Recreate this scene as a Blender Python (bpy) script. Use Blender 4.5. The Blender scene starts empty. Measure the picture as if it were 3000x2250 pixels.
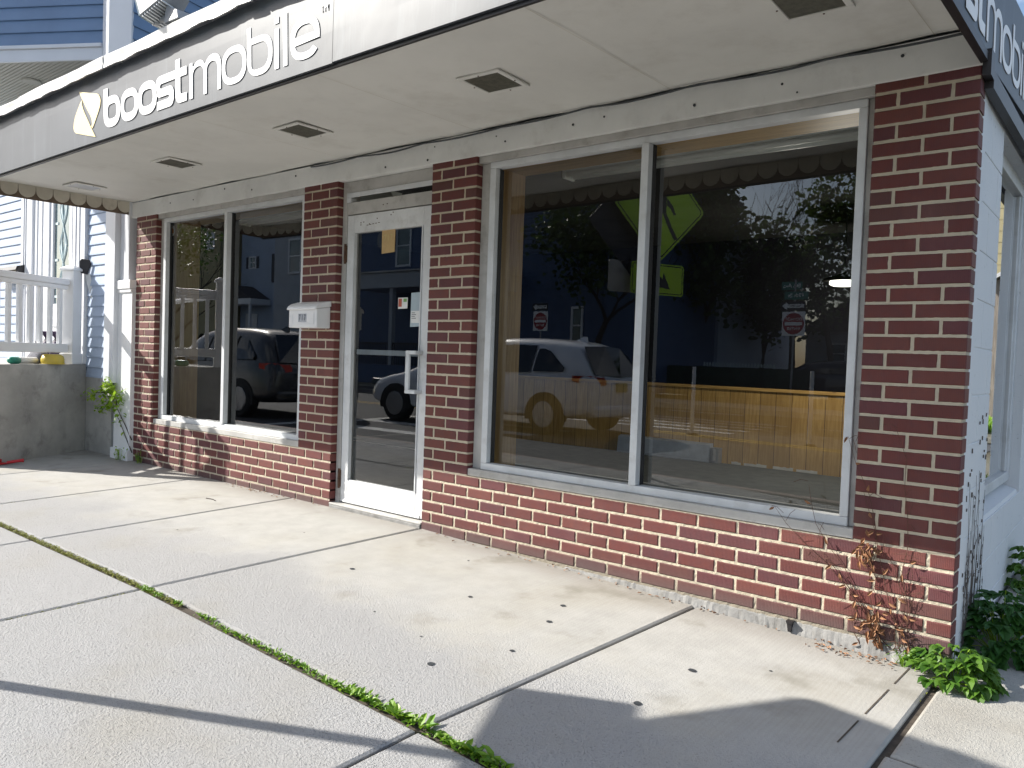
import bpy, math, random
import numpy as np
from mathutils import Vector, Matrix
random.seed(7)
rng = np.random.default_rng(11)
sc = bpy.context.scene
COL = sc.collection
R_ = math.radians

# ------------------------------------------------------------------ materials
def nt(name):
    m = bpy.data.materials.new(name)
    m.use_nodes = True
    t = m.node_tree
    t.nodes.clear()
    return m, t

def node(t, typ, **kw):
    n = t.nodes.new(typ)
    for k, v in kw.items():
        if k.startswith('i_'):
            key = k[2:]
            n.inputs[int(key) if key.isdigit() else key.replace('_', ' ')].default_value = v
        else:
            setattr(n, k, v)
    return n

def c4(c):
    return (c[0], c[1], c[2], 1.0)

def mixc(t, fac, a, b, blend='MIX'):
    n = t.nodes.new('ShaderNodeMix')
    n.data_type = 'RGBA'
    n.blend_type = blend
    for sock, v in ((0, fac), (6, a), (7, b)):
        if hasattr(v, 'is_linked') or hasattr(v, 'links'):
            t.links.new(v, n.inputs[sock])
        elif sock == 0:
            n.inputs[0].default_value = v
        else:
            n.inputs[sock].default_value = c4(v)
    return n.outputs[2]

def ramp(t, src, p0, p1):
    n = node(t, 'ShaderNodeMapRange', clamp=True)
    n.interpolation_type = 'SMOOTHSTEP'
    n.inputs['From Min'].default_value = p0
    n.inputs['From Max'].default_value = p1
    t.links.new(src, n.inputs['Value'])
    return n.outputs['Result']

def math_(t, op, a, b=None):
    n = node(t, 'ShaderNodeMath', operation=op)
    for i, v in enumerate((a, b)):
        if v is None:
            continue
        if hasattr(v, 'links'):
            t.links.new(v, n.inputs[i])
        else:
            n.inputs[i].default_value = v
    return n.outputs[0]

def noise(t, pos, scale, detail=4, rough=.55, stretch=None):
    if stretch:
        mp = node(t, 'ShaderNodeMapping')
        mp.inputs['Scale'].default_value = stretch
        t.links.new(pos, mp.inputs['Vector'])
        pos = mp.outputs[0]
    n = node(t, 'ShaderNodeTexNoise')
    n.inputs['Scale'].default_value = scale
    n.inputs['Detail'].default_value = detail
    n.inputs['Roughness'].default_value = rough
    t.links.new(pos, n.inputs['Vector'])
    return n.outputs['Fac']

def pbsdf(t, col, rough, bump=None, bstr=.3, bdist=.002, metal=0., spec=.5, coat=0.):
    p = node(t, 'ShaderNodeBsdfPrincipled')
    if hasattr(col, 'links'):
        t.links.new(col, p.inputs['Base Color'])
    else:
        p.inputs['Base Color'].default_value = c4(col)
    if hasattr(rough, 'links'):
        t.links.new(rough, p.inputs['Roughness'])
    else:
        p.inputs['Roughness'].default_value = rough
    p.inputs['Metallic'].default_value = metal
    p.inputs['Specular IOR Level'].default_value = spec
    p.inputs['Coat Weight'].default_value = coat
    if bump is not None:
        b = node(t, 'ShaderNodeBump')
        b.inputs['Strength'].default_value = bstr
        b.inputs['Distance'].default_value = bdist
        t.links.new(bump, b.inputs['Height'])
        t.links.new(b.outputs[0], p.inputs['Normal'])
    o = node(t, 'ShaderNodeOutputMaterial')
    t.links.new(p.outputs[0], o.inputs[0])
    return p

def simple(name, col, rough=.6, var=.18, scale=6., dirt=None, dirtamt=.0, bump=0., bscale=60., metal=0., spec=.5, coat=0., stretch=None):
    """one-colour surface with large and small tone variation, stains and a fine bump"""
    m, t = nt(name)
    g = node(t, 'ShaderNodeNewGeometry')
    pos = g.outputs['Position']
    n1 = noise(t, pos, scale, 5, .6, stretch)
    n2 = noise(t, pos, scale * 9, 3, .6)
    lo = tuple(c * (1 - var) for c in col)
    hi = tuple(min(1, c * (1 + var)) for c in col)
    c = mixc(t, ramp(t, n1, .3, .7), lo, hi)
    c = mixc(t, math_(t, 'MULTIPLY', n2, var), c, tuple(x * .55 for x in col))
    if dirt:
        n3 = noise(t, pos, scale * 1.7, 6, .7, stretch)
        c = mixc(t, math_(t, 'MULTIPLY', ramp(t, n3, .5, .75), dirtamt), c, dirt)
    b = noise(t, pos, bscale, 4, .6) if bump else None
    pbsdf(t, c, rough, b, bump, .003, metal, spec, coat)
    return m

M = {}
M['aluminium'] = simple('aluminium', (.62, .64, .65), .42, .08, 5, (.36, .34, .31), .3, .05, 200, spec=.4)
M['aluminium_worn'] = simple('aluminium_worn', (.46, .45, .425), .55, .13, 4, (.20, .18, .15), .6, .08, 120)
M['white_metal'] = simple('white_metal', (.74, .75, .76), .45, .05, 4, (.5, .48, .44), .2)
M['door_white'] = simple('door_white', (.68, .69, .69), .45, .08, 5, (.33, .31, .28), .4, .04, 90)
M['vinyl_white'] = simple('vinyl_white', (.80, .80, .80), .4, .03, 3)
M['black_metal'] = simple('black_metal', (.018, .016, .018), .45, .2, 8)
M['dark_rubber'] = simple('dark_rubber', (.02, .02, .02), .8, .2, 20)
M['steel_grey'] = simple('steel_grey', (.28, .29, .30), .45, .12, 12, (.12, .08, .05), .2)
M['rust'] = simple('rust', (.09, .045, .025), .85, .4, 60)
M['soffit'] = simple('soffit', (.71, .705, .665), .8, .06, 1.3, (.40, .37, .31), .28, .06, 14)
M['beam_paint'] = simple('beam_paint', (.74, .745, .72), .75, .07, 2.2, (.36, .34, .30), .35, .10, 22)
M['scallop'] = simple('scallop', (.56, .53, .45), .8, .10, 5, (.26, .22, .17), .45, .1, 40)
M['scallop_back'] = simple('scallop_back', (.16, .12, .09), .85, .2, 8)
M['flashing'] = simple('flashing', (.62, .62, .60), .38, .12, 3.5, (.42, .28, .20), .45, .25, 26)
M['grille'] = simple('grille', (.085, .082, .06), .6, .3, 40, bump=.4, bscale=240)
M['lens_pale'] = simple('lens_pale', (.48, .49, .50), .35, .05, 10)
M['mortar_plain'] = simple('footing', (.25, .245, .235), .95, .25, 9, (.14, .13, .11), .6, .8, 60)
M['sign_white'] = simple('sign_white', (.86, .86, .86), .5, .02, 4)
M['sign_yellow'] = simple('sign_yellow', (.85, .70, .36), .5, .05, 4)
M['asphalt'] = simple('asphalt', (.055, .055, .056), .9, .25, 1.2, (.10, .10, .10), .35, .5, 110)
M['road_white'] = simple('road_white', (.62, .62, .60), .8, .15, 6, (.12, .12, .12), .35)
M['road_yellow'] = simple('road_yellow', (.55, .36, .05), .8, .15, 6, (.12, .11, .08), .3)
M['kerb'] = simple('kerb', (.33, .25, .22), .9, .2, 5, (.15, .12, .1), .4, .3, 60)
M['soil'] = simple('soil', (.07, .055, .04), .95, .35, 30, bump=.6, bscale=120)
M['ground'] = simple('ground', (.12, .11, .08), .95, .35, .6, (.05, .08, .02), .6)
M['carpet'] = simple('carpet', (.115, .125, .115), .95, .14, 8, (.06, .06, .055), .4, .7, 420)
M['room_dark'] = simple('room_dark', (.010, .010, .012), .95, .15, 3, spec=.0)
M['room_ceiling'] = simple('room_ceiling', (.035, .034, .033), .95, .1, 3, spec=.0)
M['room_beige'] = simple('room_beige', (.20, .19, .16), .85, .1, 3)
M['heater'] = simple('heater', (.40, .44, .50), .5, .1, 10, (.25, .2, .15), .3)
M['tube_white'] = simple('tube_white', (.80, .84, .80), .4, .04, 6)
M['plaster_white'] = simple('plaster_white', (.62, .60, .55), .85, .1, 10)
M['paper_white'] = simple('paper_white', (.72, .72, .70), .8, .04, 10)
M['paper_blue'] = simple('paper_blue', (.38, .46, .50), .7, .06, 10)
M['cardboard'] = simple('cardboard', (.52, .36, .17), .85, .08, 14)
M['orange_ink'] = simple('orange_ink', (.65, .25, .05), .6, .1, 20)
M['red_ink'] = simple('red_ink', (.45, .10, .06), .6, .1, 20)
M['green_ink'] = simple('green_ink', (.20, .40, .12), .6, .1, 20)
M['ink'] = simple('ink', (.035, .04, .045), .6, .1, 20)
M['number_backing'] = simple('number_backing', (.42, .44, .48), .5, .1, 30)
M['concrete_stoop'] = simple('concrete_stoop', (.42, .41, .385), .9, .18, 2.6, (.13, .12, .11), .6, .35, 45)
M['house_blue'] = simple('house_blue', (.36, .44, .57), .55, .05, 3, (.18, .2, .22), .15)
M['house_blue_shaded'] = simple('house_blue_shaded', (.13, .215, .36), .55, .06, 3)  # darker copy of the house blue, the upper wall's shade put into the colour
M['house_trim'] = simple('house_trim', (.66, .68, .72), .45, .03, 3)
M['beadboard'] = simple('beadboard', (.42, .42, .38), .7, .05, 3)
M['plastic_yellow'] = simple('plastic_yellow', (.50, .38, .05), .4, .05, 10)
M['plastic_green'] = simple('plastic_green', (.02, .25, .17), .4, .08, 10)
M['plastic_red'] = simple('plastic_red', (.50, .01, .015), .4, .08, 10)
M['plastic_purple'] = simple('plastic_purple', (.035, .02, .06), .5, .2, 10)
M['fabric_grey'] = simple('fabric_grey', (.13, .13, .15), .9, .2, 30)
M['bark'] = simple('bark', (.05, .040, .032), .95, .35, 14, bump=.6, bscale=50)
M['dry_vine'] = simple('dry_vine', (.10, .045, .03), .9, .3, 40)
M['dry_leaf'] = simple('dry_leaf', (.30, .15, .075), .85, .35, 40)
M['old_vine'] = simple('old_vine', (.10, .085, .075), .95, .4, 40)
M['vinyl_light_blue'] = simple('vinyl_light_blue', (.33, .40, .52), .6, .05, 2)
M['vinyl_deep_blue'] = simple('vinyl_deep_blue', (.055, .095, .19), .6, .06, 2)
M['vinyl_pale_grey'] = simple('vinyl_pale_grey', (.36, .39, .44), .6, .05, 2)
M['stucco_beige'] = simple('stucco_beige', (.33, .29, .17), .85, .08, 2)
M['roof_shingle'] = simple('roof_shingle', (.06, .055, .06), .9, .3, 9)
M['roof_pale'] = simple('roof_pale', (.5, .5, .5), .7, .2, 2, (.2, .2, .2), .4)
M['shutter'] = simple('shutter', (.03, .032, .045), .6, .1, 5)
M['curtain'] = simple('curtain', (.50, .60, .62), .8, .12, 4, stretch=(9, 9, .3))
M['wood_grey'] = simple('wood_grey', (.22, .19, .16), .9, .3, 4, (.1, .07, .05), .5, stretch=(6, 6, .5))
M['fence_green'] = simple('fence_green', (.02, .05, .035), .8, .3, 3)
M['sign_lime'] = simple('sign_lime', (.42, .66, .015), .35, .03, 6)
M['sign_black'] = simple('sign_black', (.012, .012, .012), .4, .1, 6)
M['sign_red'] = simple('sign_red', (.34, .012, .02), .4, .04, 6)
M['sign_green'] = simple('sign_green', (.01, .16, .12), .4, .05, 6)
M['car_white'] = simple('car_white', (.82, .84, .88), .22, .02, 3, coat=.6)
M['car_black'] = simple('car_black', (.018, .02, .022), .22, .05, 3, coat=.7)
M['car_navy'] = simple('car_navy', (.02, .025, .045), .22, .05, 3, coat=.7)
M['tail_light'] = simple('tail_light', (.50, .04, .01), .25, .1, 20)
M['plate_tan'] = simple('plate_tan', (.50, .42, .18), .5, .1, 20)
M['alloy'] = simple('alloy', (.5, .5, .5), .3, .1, 20, metal=.6)

def glass_mat(name, k, tint, extra=.0):
    m, t = nt(name)
    f = node(t, 'ShaderNodeFresnel')
    f.inputs['IOR'].default_value = 1.5
    fac = math_(t, 'MINIMUM', math_(t, 'ADD', math_(t, 'MULTIPLY', f.outputs[0], k), extra), 1.0)
    tr = node(t, 'ShaderNodeBsdfTransparent')
    tr.inputs[0].default_value = c4(tint)
    gl = node(t, 'ShaderNodeBsdfGlossy')
    gl.inputs['Roughness'].default_value = 0.0
    gl.inputs['Color'].default_value = (.97, .985, 1, 1)
    mx = node(t, 'ShaderNodeMixShader')
    t.links.new(fac, mx.inputs[0])
    t.links.new(tr.outputs[0], mx.inputs[1])
    t.links.new(gl.outputs[0], mx.inputs[2])
    o = node(t, 'ShaderNodeOutputMaterial')
    t.links.new(mx.outputs[0], o.inputs[0])
    return m
M['shop_glass'] = glass_mat('shop_glass', 2.05, (.93, .95, .94), .0)
M['side_glass'] = glass_mat('side_glass', 1.6, (.55, .58, .58), .05)
M['dark_glass'] = simple('dark_glass', (.01, .012, .015), .05, .0, 5, spec=.9)
M['house_glass'] = simple('house_glass', (.10, .15, .17), .06, .3, 2.5, spec=.8)

def lamp_mat():
    m, t = nt('lamp_face')
    e = node(t, 'ShaderNodeEmission')
    e.inputs[0].default_value = (1, .96, .85, 1)
    e.inputs[1].default_value = 2.0
    o = node(t, 'ShaderNodeOutputMaterial')
    t.links.new(e.outputs[0], o.inputs[0])
    return m
M['lamp_face'] = lamp_mat()

def brick_mat():
    m, t = nt('brick')
    g = node(t, 'ShaderNodeNewGeometry')
    pos = g.outputs['Position']
    at = node(t, 'ShaderNodeAttribute', attribute_name='bcol')
    n1 = noise(t, pos, 22, 5, .65)
    c = mixc(t, math_(t, 'MULTIPLY', ramp(t, n1, .35, .75), .35), at.outputs['Color'], (.075, .035, .04))
    # wire-cut vertical scoring
    w = node(t, 'ShaderNodeTexWave', wave_type='BANDS', bands_direction='X')
    w.inputs['Scale'].default_value = 48
    w.inputs['Distortion'].default_value = 1.2
    w.inputs['Detail'].default_value = 2
    w.inputs['Detail Scale'].default_value = 2
    t.links.new(pos, w.inputs['Vector'])
    c = mixc(t, math_(t, 'MULTIPLY', w.outputs['Fac'], .22), c, (.05, .022, .025))
    sep = node(t, 'ShaderNodeSeparateXYZ')
    t.links.new(pos, sep.inputs[0])
    # splash dirt low on the wall
    zz = math_(t, 'ADD', sep.outputs['Z'], math_(t, 'MULTIPLY', n1, .10))
    low = math_(t, 'SUBTRACT', 1.0, ramp(t, zz, .05, .17))
    c = mixc(t, math_(t, 'MULTIPLY', low, .6), c, (.10, .08, .075))
    # pale bloom
    n3 = noise(t, pos, 3.1, 4, .6)
    c = mixc(t, math_(t, 'MULTIPLY', ramp(t, n3, .5, .8), .16), c, (.26, .14, .125))
    b = math_(t, 'ADD', math_(t, 'MULTIPLY', w.outputs['Fac'], .5), noise(t, pos, 160, 4, .7))
    pbsdf(t, c, .72, b, .5, .002, spec=.5)
    return m
M['brick'] = brick_mat()

def mortar_mat():
    m, t = nt('mortar')
    g = node(t, 'ShaderNodeNewGeometry')
    pos = g.outputs['Position']
    n1 = noise(t, pos, 9, 5, .65)
    n2 = noise(t, pos, 120, 4, .7)
    c = mixc(t, n1, (.60, .53, .40), (.47, .41, .315))
    c = mixc(t, math_(t, 'MULTIPLY', ramp(t, n2, .5, .8), .35), c, (.30, .26, .2))
    sep = node(t, 'ShaderNodeSeparateXYZ')
    t.links.new(pos, sep.inputs[0])
    low = math_(t, 'SUBTRACT', 1.0, ramp(t, math_(t, 'ADD', sep.outputs['Z'], math_(t, 'MULTIPLY', n1, .1)), .04, .15))
    c = mixc(t, math_(t, 'MULTIPLY', low, .7), c, (.18, .16, .13))
    pbsdf(t, c, .95, n2, .8, .004, spec=.2)
    return m
M['mortar'] = mortar_mat()

def concrete_mat(name, base, warm, rough_side):
    m, t = nt(name)
    g = node(t, 'ShaderNodeNewGeometry')
    pos = g.outputs['Position']
    sep = node(t, 'ShaderNodeSeparateXYZ')
    t.links.new(pos, sep.inputs[0])
    big = noise(t, pos, 1.1, 5, .6)
    mid = noise(t, pos, 7, 5, .65)
    fine = noise(t, pos, 105, 4, .75)
    v = node(t, 'ShaderNodeTexVoronoi')
    v.inputs['Scale'].default_value = 120
    t.links.new(pos, v.inputs['Vector'])
    # the slabs are worn to bare aggregate away from the wall
    yy = math_(t, 'ADD', sep.outputs['Y'], math_(t, 'MULTIPLY', math_(t, 'SUBTRACT', big, .5), 1.6))
    worn = math_(t, 'SUBTRACT', 1.0, ramp(t, yy, -1.5, -.75)) if rough_side else None
    c = mixc(t, ramp(t, mid, .3, .7), tuple(x * .93 for x in base), tuple(x * 1.06 for x in base))
    if rough_side:
        c = mixc(t, worn, c, (.405, .40, .395))
    c = mixc(t, math_(t, 'MULTIPLY', ramp(t, big, .45, .72), .5), c, warm)
    if rough_side:
        # broom lines running out from the wall on the newer slabs
        w = node(t, 'ShaderNodeTexWave', wave_type='BANDS', bands_direction='X')
        w.inputs['Scale'].default_value = 16
        w.inputs['Distortion'].default_value = 11
        w.inputs['Detail'].default_value = 3
        w.inputs['Detail Scale'].default_value = 1.5
        mp = node(t, 'ShaderNodeMapping')
        mp.inputs['Scale'].default_value = (1, .06, 1)
        t.links.new(pos, mp.inputs['Vector'])
        t.links.new(mp.outputs[0], w.inputs['Vector'])
        xm = math_(t, 'MULTIPLY', ramp(t, sep.outputs['X'], .4, 1.4), math_(t, 'SUBTRACT', 1.0, worn))
        c = mixc(t, math_(t, 'MULTIPLY', math_(t, 'MULTIPLY', w.outputs['Fac'], xm), .10), c, (.2, .18, .15))
        # trodden grime in front of the door and along the wall foot
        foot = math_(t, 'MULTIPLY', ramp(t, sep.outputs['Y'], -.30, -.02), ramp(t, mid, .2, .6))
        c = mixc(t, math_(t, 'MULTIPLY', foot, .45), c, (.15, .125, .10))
        blot = ramp(t, noise(t, pos, 2.3, 4, .6, (1, 1, 1)), .56, .72)
        c = mixc(t, math_(t, 'MULTIPLY', math_(t, 'MULTIPLY', blot, math_(t, 'SUBTRACT', 1.0, worn)), .55), c, (.20, .185, .150))
    speck = math_(t, 'SUBTRACT', 1.0, ramp(t, v.outputs['Distance'], .12, .30))
    dark = ramp(t, fine, .56, .70)
    k = math_(t, 'MULTIPLY', dark, .72)
    if worn is not None:
        k = math_(t, 'MULTIPLY', k, math_(t, 'ADD', .25, math_(t, 'MULTIPLY', worn, .75)))
    c = mixc(t, k, c, (.16, .155, .15))
    hgt = math_(t, 'ADD', fine, math_(t, 'MULTIPLY', speck, .5))
    b = node(t, 'ShaderNodeBump')
    b.inputs['Distance'].default_value = .012
    if worn is not None:
        t.links.new(math_(t, 'ADD', .22, math_(t, 'MULTIPLY', worn, .75)), b.inputs['Strength'])
    else:
        b.inputs['Strength'].default_value = .6
    t.links.new(hgt, b.inputs['Height'])
    p = pbsdf(t, c, .92, None, spec=.25)
    t.links.new(b.outputs[0], p.inputs['Normal'])
    return m
M['pavement'] = concrete_mat('pavement', (.40, .39, .365), (.36, .335, .28), True)
M['pavement_side'] = concrete_mat('pavement_side', (.40, .39, .36), (.30, .27, .22), False)

def block_mat():
    m, t = nt('painted_block')
    g = node(t, 'ShaderNodeNewGeometry')
    pos = g.outputs['Position']
    n1 = noise(t, pos, 2.5, 5, .6)
    n2 = noise(t, pos, 90, 4, .7)
    c = mixc(t, n1, (.62, .64, .66), (.70, .71, .71))
    sp = ramp(t, noise(t, pos, 34, 3, .6), .66, .72)
    c = mixc(t, math_(t, 'MULTIPLY', sp, .4), c, (.2, .19, .18))
    pbsdf(t, c, .7, n2, .5, .003)
    return m
M['painted_block'] = block_mat()

def sign_panel_mat():
    m, t = nt('sign_panel')
    g = node(t, 'ShaderNodeNewGeometry')
    pos = g.outputs['Position']
    n1 = noise(t, pos, 1.6, 4, .6, (1, 1, .35))
    n2 = noise(t, pos, 9, 5, .7, (1, 1, .12))
    c = mixc(t, ramp(t, n1, .3, .7), (.058, .067, .080), (.084, .096, .112))
    c = mixc(t, math_(t, 'MULTIPLY', ramp(t, n2, .5, .75), .45), c, (.145, .165, .185))
    pbsdf(t, c, .45, noise(t, pos, 3, 2, .5), .12, .02, spec=.32)
    return m
M['sign_panel'] = sign_panel_mat()

def pine_mat(name, board, axis):
    m, t = nt(name)
    g = node(t, 'ShaderNodeNewGeometry')
    pos = g.outputs['Position']
    st = (9, 9, .7) if axis == 'Z' else (.7, 9, 9)
    n1 = noise(t, pos, 6, 6, .65, st)
    n0 = noise(t, pos, 1.3, 3, .5)
    c = mixc(t, ramp(t, n1, .3, .7), (.46, .26, .075), (.66, .42, .14))
    c = mixc(t, math_(t, 'MULTIPLY', ramp(t, n0, .35, .7), .4), c, (.34, .20, .06))
    v = node(t, 'ShaderNodeTexVoronoi')
    v.inputs['Scale'].default_value = 2.6
    mp = node(t, 'ShaderNodeMapping')
    mp.inputs['Scale'].default_value = (1.5, 1.5, 1) if axis == 'Z' else (1, 1.5, 1.5)
    t.links.new(pos, mp.inputs['Vector'])
    t.links.new(mp.outputs[0], v.inputs['Vector'])
    knot = math_(t, 'SUBTRACT', 1.0, ramp(t, v.outputs['Distance'], .03, .085))
    c = mixc(t, math_(t, 'MULTIPLY', knot, .8), c, (.10, .04, .012))
    if board:
        sep = node(t, 'ShaderNodeSeparateXYZ')
        t.links.new(pos, sep.inputs[0])
        fr = math_(t, 'FRACT', math_(t, 'DIVIDE', sep.outputs['X'], board))
        gap = math_(t, 'LESS_THAN', fr, .035)
        fl = math_(t, 'FLOOR', math_(t, 'DIVIDE', sep.outputs['X'], board))
        wn = node(t, 'ShaderNodeTexWhiteNoise', noise_dimensions='1D')
        t.links.new(fl, wn.inputs['W'])
        c = mixc(t, math_(t, 'MULTIPLY', wn.outputs['Value'], .35), c, (.27, .16, .05))
        c = mixc(t, math_(t, 'MULTIPLY', gap, .85), c, (.05, .025, .01))
    pbsdf(t, c, .5, n1, .2, .002)
    return m
M['pine_panel'] = pine_mat('pine_panel', .163, 'Z')
M['pine_board'] = pine_mat('pine_board', None, 'Z')
M['pine_header'] = pine_mat('pine_header', None, 'X')

def leaf_mat(name, a, b, trans=.35):
    m, t = nt(name)
    g = node(t, 'ShaderNodeNewGeometry')
    at = g.outputs['Random Per Island']
    n1 = noise(t, g.outputs['Position'], 25, 2, .5)
    c = mixc(t, at, a, b)
    c = mixc(t, math_(t, 'MULTIPLY', n1, .3), c, tuple(x * .5 for x in a))
    p = node(t, 'ShaderNodeBsdfPrincipled')
    p.inputs['Roughness'].default_value = .45
    t.links.new(c, p.inputs['Base Color'])
    tl = node(t, 'ShaderNodeBsdfTranslucent')
    t.links.new(c, tl.inputs[0])
    mx = node(t, 'ShaderNodeMixShader')
    mx.inputs[0].default_value = trans
    t.links.new(p.outputs[0], mx.inputs[1])
    t.links.new(tl.outputs[0], mx.inputs[2])
    o = node(t, 'ShaderNodeOutputMaterial')
    t.links.new(mx.outputs[0], o.inputs[0])
    return m
M['leaf_ivy'] = leaf_mat('leaf_ivy', (.045, .13, .012), (.14, .27, .03))
M['leaf_dark_ivy'] = leaf_mat('leaf_dark_ivy', (.03, .10, .02), (.06, .17, .03))
M['leaf_lime'] = leaf_mat('leaf_lime', (.22, .40, .02), (.38, .52, .04), .5)
M['leaf_moss'] = leaf_mat('leaf_moss', (.15, .17, .02), (.27, .27, .04), .2)
M['leaf_grass'] = leaf_mat('leaf_grass', (.10, .25, .012), (.26, .42, .03), .4)
M['leaf_tree'] = leaf_mat('leaf_tree', (.030, .062, .012), (.075, .125, .022), .3)
M['leaf_tree_light'] = leaf_mat('leaf_tree_light', (.05, .10, .015), (.11, .17, .03), .3)

# ------------------------------------------------------------------ mesh helpers
class MB:
    def __init__(self):
        self.v, self.f, self.c = [], [], []
    def add(self, vs, fs):
        o = len(self.v)
        self.v += [tuple(p) for p in vs]
        self.f += [tuple(i + o for i in f) for f in fs]
        return self
    def box(self, x0, x1, y0, y1, z0, z1):
        return self.hexa([(x0, y0, z0), (x1, y0, z0), (x1, y1, z0), (x0, y1, z0), (x0, y0, z1), (x1, y0, z1), (x1, y1, z1), (x0, y1, z1)])
    def hexa(self, p):
        return self.add(p, [(0, 3, 2, 1), (4, 5, 6, 7), (0, 1, 5, 4), (1, 2, 6, 5), (2, 3, 7, 6), (3, 0, 4, 7)])
    def obox(self, c, s, rz=0., M4=None):
        ca, sa = math.cos(rz), math.sin(rz)
        p = []
        for dz in (-.5, .5):
            for dx, dy in ((-.5, -.5), (.5, -.5), (.5, .5), (-.5, .5)):
                x, y = dx * s[0], dy * s[1]
                p.append((c[0] + x * ca - y * sa, c[1] + x * sa + y * ca, c[2] + dz * s[2]))
        return self.hexa(p)
    def tube(self, pts, rad, n=8, cap=True):
        pts = [Vector(p) for p in pts]
        if not isinstance(rad, (list, tuple)):
            rad = [rad] * len(pts)
        rings = []
        for i, p in enumerate(pts):
            d = (pts[min(i + 1, len(pts) - 1)] - pts[max(i - 1, 0)])
            if d.length < 1e-9:
                d = Vector((0, 0, 1))
            d.normalize()
            u = d.cross(Vector((0, 0, 1)))
            if u.length < .05:
                u = d.cross(Vector((1, 0, 0)))
            u.normalize()
            w = d.cross(u)
            rings.append([p + (u * math.cos(2 * math.pi * k / n) + w * math.sin(2 * math.pi * k / n)) * rad[i] for k in range(n)])
        vs = [q for r in rings for q in r]
        fs = []
        for i in range(len(pts) - 1):
            for k in range(n):
                a, b = i * n + k, i * n + (k + 1) % n
                fs.append((a, b, b + n, a + n))
        if cap:
            fs.append(tuple(range(n - 1, -1, -1)))
            fs.append(tuple(range((len(pts) - 1) * n, len(pts) * n)))
        return self.add(vs, fs)
    def prism(self, outline, fn, d0, d1):
        """outline 2D, fn(u, v, d) -> 3D; closed solid between depths d0 and d1"""
        n = len(outline)
        vs = [fn(u, v, d0) for u, v in outline] + [fn(u, v, d1) for u, v in outline]
        fs = [tuple(range(n)), tuple(range(2 * n - 1, n - 1, -1))]
        for i in range(n):
            j = (i + 1) % n
            fs.append((i, i + n, j + n, j))
        return self.add(vs, fs)
    def quad(self, a, b, c, d):
        return self.add([a, b, c, d], [(0, 1, 2, 3)])
    def lathe(self, prof, c, n=16, axis='Z'):
        vs, fs = [], []
        for r, h in prof:
            for k in range(n):
                a = 2 * math.pi * k / n
                x, y = r * math.cos(a), r * math.sin(a)
                p = (x, y, h) if axis == 'Z' else ((x, h, y) if axis == 'Y' else (h, x, y))
                vs.append((c[0] + p[0], c[1] + p[1], c[2] + p[2]))
        for i in range(len(prof) - 1):
            for k in range(n):
                a, b = i * n + k, i * n + (k + 1) % n
                fs.append((a, b, b + n, a + n))
        fs.append(tuple(range(n - 1, -1, -1)))
        fs.append(tuple(range((len(prof) - 1) * n, len(prof) * n)))
        return self.add(vs, fs)
    def build(self, name, mat, parent=None, smooth=False, bevel=0., loc=None):
        me = bpy.data.meshes.new(name)
        me.from_pydata([tuple(map(float, p)) for p in self.v], [], self.f)
        me.validate()
        import bmesh
        bm = bmesh.new()
        bm.from_mesh(me)
        bmesh.ops.recalc_face_normals(bm, faces=bm.faces)
        bm.to_mesh(me)
        bm.free()
        if smooth:
            for p in me.polygons:
                p.use_smooth = True
        o = bpy.data.objects.new(name, me)
        COL.objects.link(o)
        me.materials.append(M[mat] if isinstance(mat, str) else mat)
        if bevel:
            b = o.modifiers.new('bevel', 'BEVEL')
            b.width = bevel
            b.segments = 2
            b.limit_method = 'ANGLE'
        if parent:
            o.parent = parent
        return o

def thing(name, label, cat, group=None, loc=(0, 0, 0), rz=0.):
    o = bpy.data.objects.new(name, None)
    COL.objects.link(o)
    o.location = loc
    o.rotation_euler = (0, 0, rz)
    o.empty_display_size = .1
    return tag(o, label, cat, group)

def tag(o, label, cat, group=None, kind=None):
    o['label'] = label
    o['category'] = cat
    if group:
        o['group'] = group
    if kind:
        o['kind'] = kind
    return o

def struct(o):
    o['kind'] = 'structure'
    return o

def text(name, body, size, loc, rot, mat, parent=None, ext=.001, align='CENTER', sx=1.):
    cu = bpy.data.curves.new(name, 'FONT')
    cu.body = body
    cu.size = size
    cu.extrude = ext
    cu.align_x = align
    cu.align_y = 'CENTER'
    cu.resolution_u = 3
    cu.materials.append(M[mat])
    o = bpy.data.objects.new(name, cu)
    COL.objects.link(o)
    o.location = loc
    o.rotation_euler = rot
    o.scale = (sx, 1, 1)
    if parent:
        o.parent = parent
    return o

def curve2d(name, loops, fn, depth, mat, parent):
    """filled flat letter with holes: loops of 2D points -> thin solid placed by matrix fn"""
    cu = bpy.data.curves.new(name, 'CURVE')
    cu.dimensions = '2D'
    cu.fill_mode = 'BOTH'
    cu.extrude = depth
    for lp in loops:
        s = cu.splines.new('POLY')
        s.points.add(len(lp) - 1)
        for p, (u, v) in zip(s.points, lp):
            p.co = (u, v, 0, 1)
        s.use_cyclic_u = True
    cu.materials.append(M[mat])
    o = bpy.data.objects.new(name, cu)
    COL.objects.link(o)
    o.matrix_local = fn
    if parent:
        o.parent = parent
    return o

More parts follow.
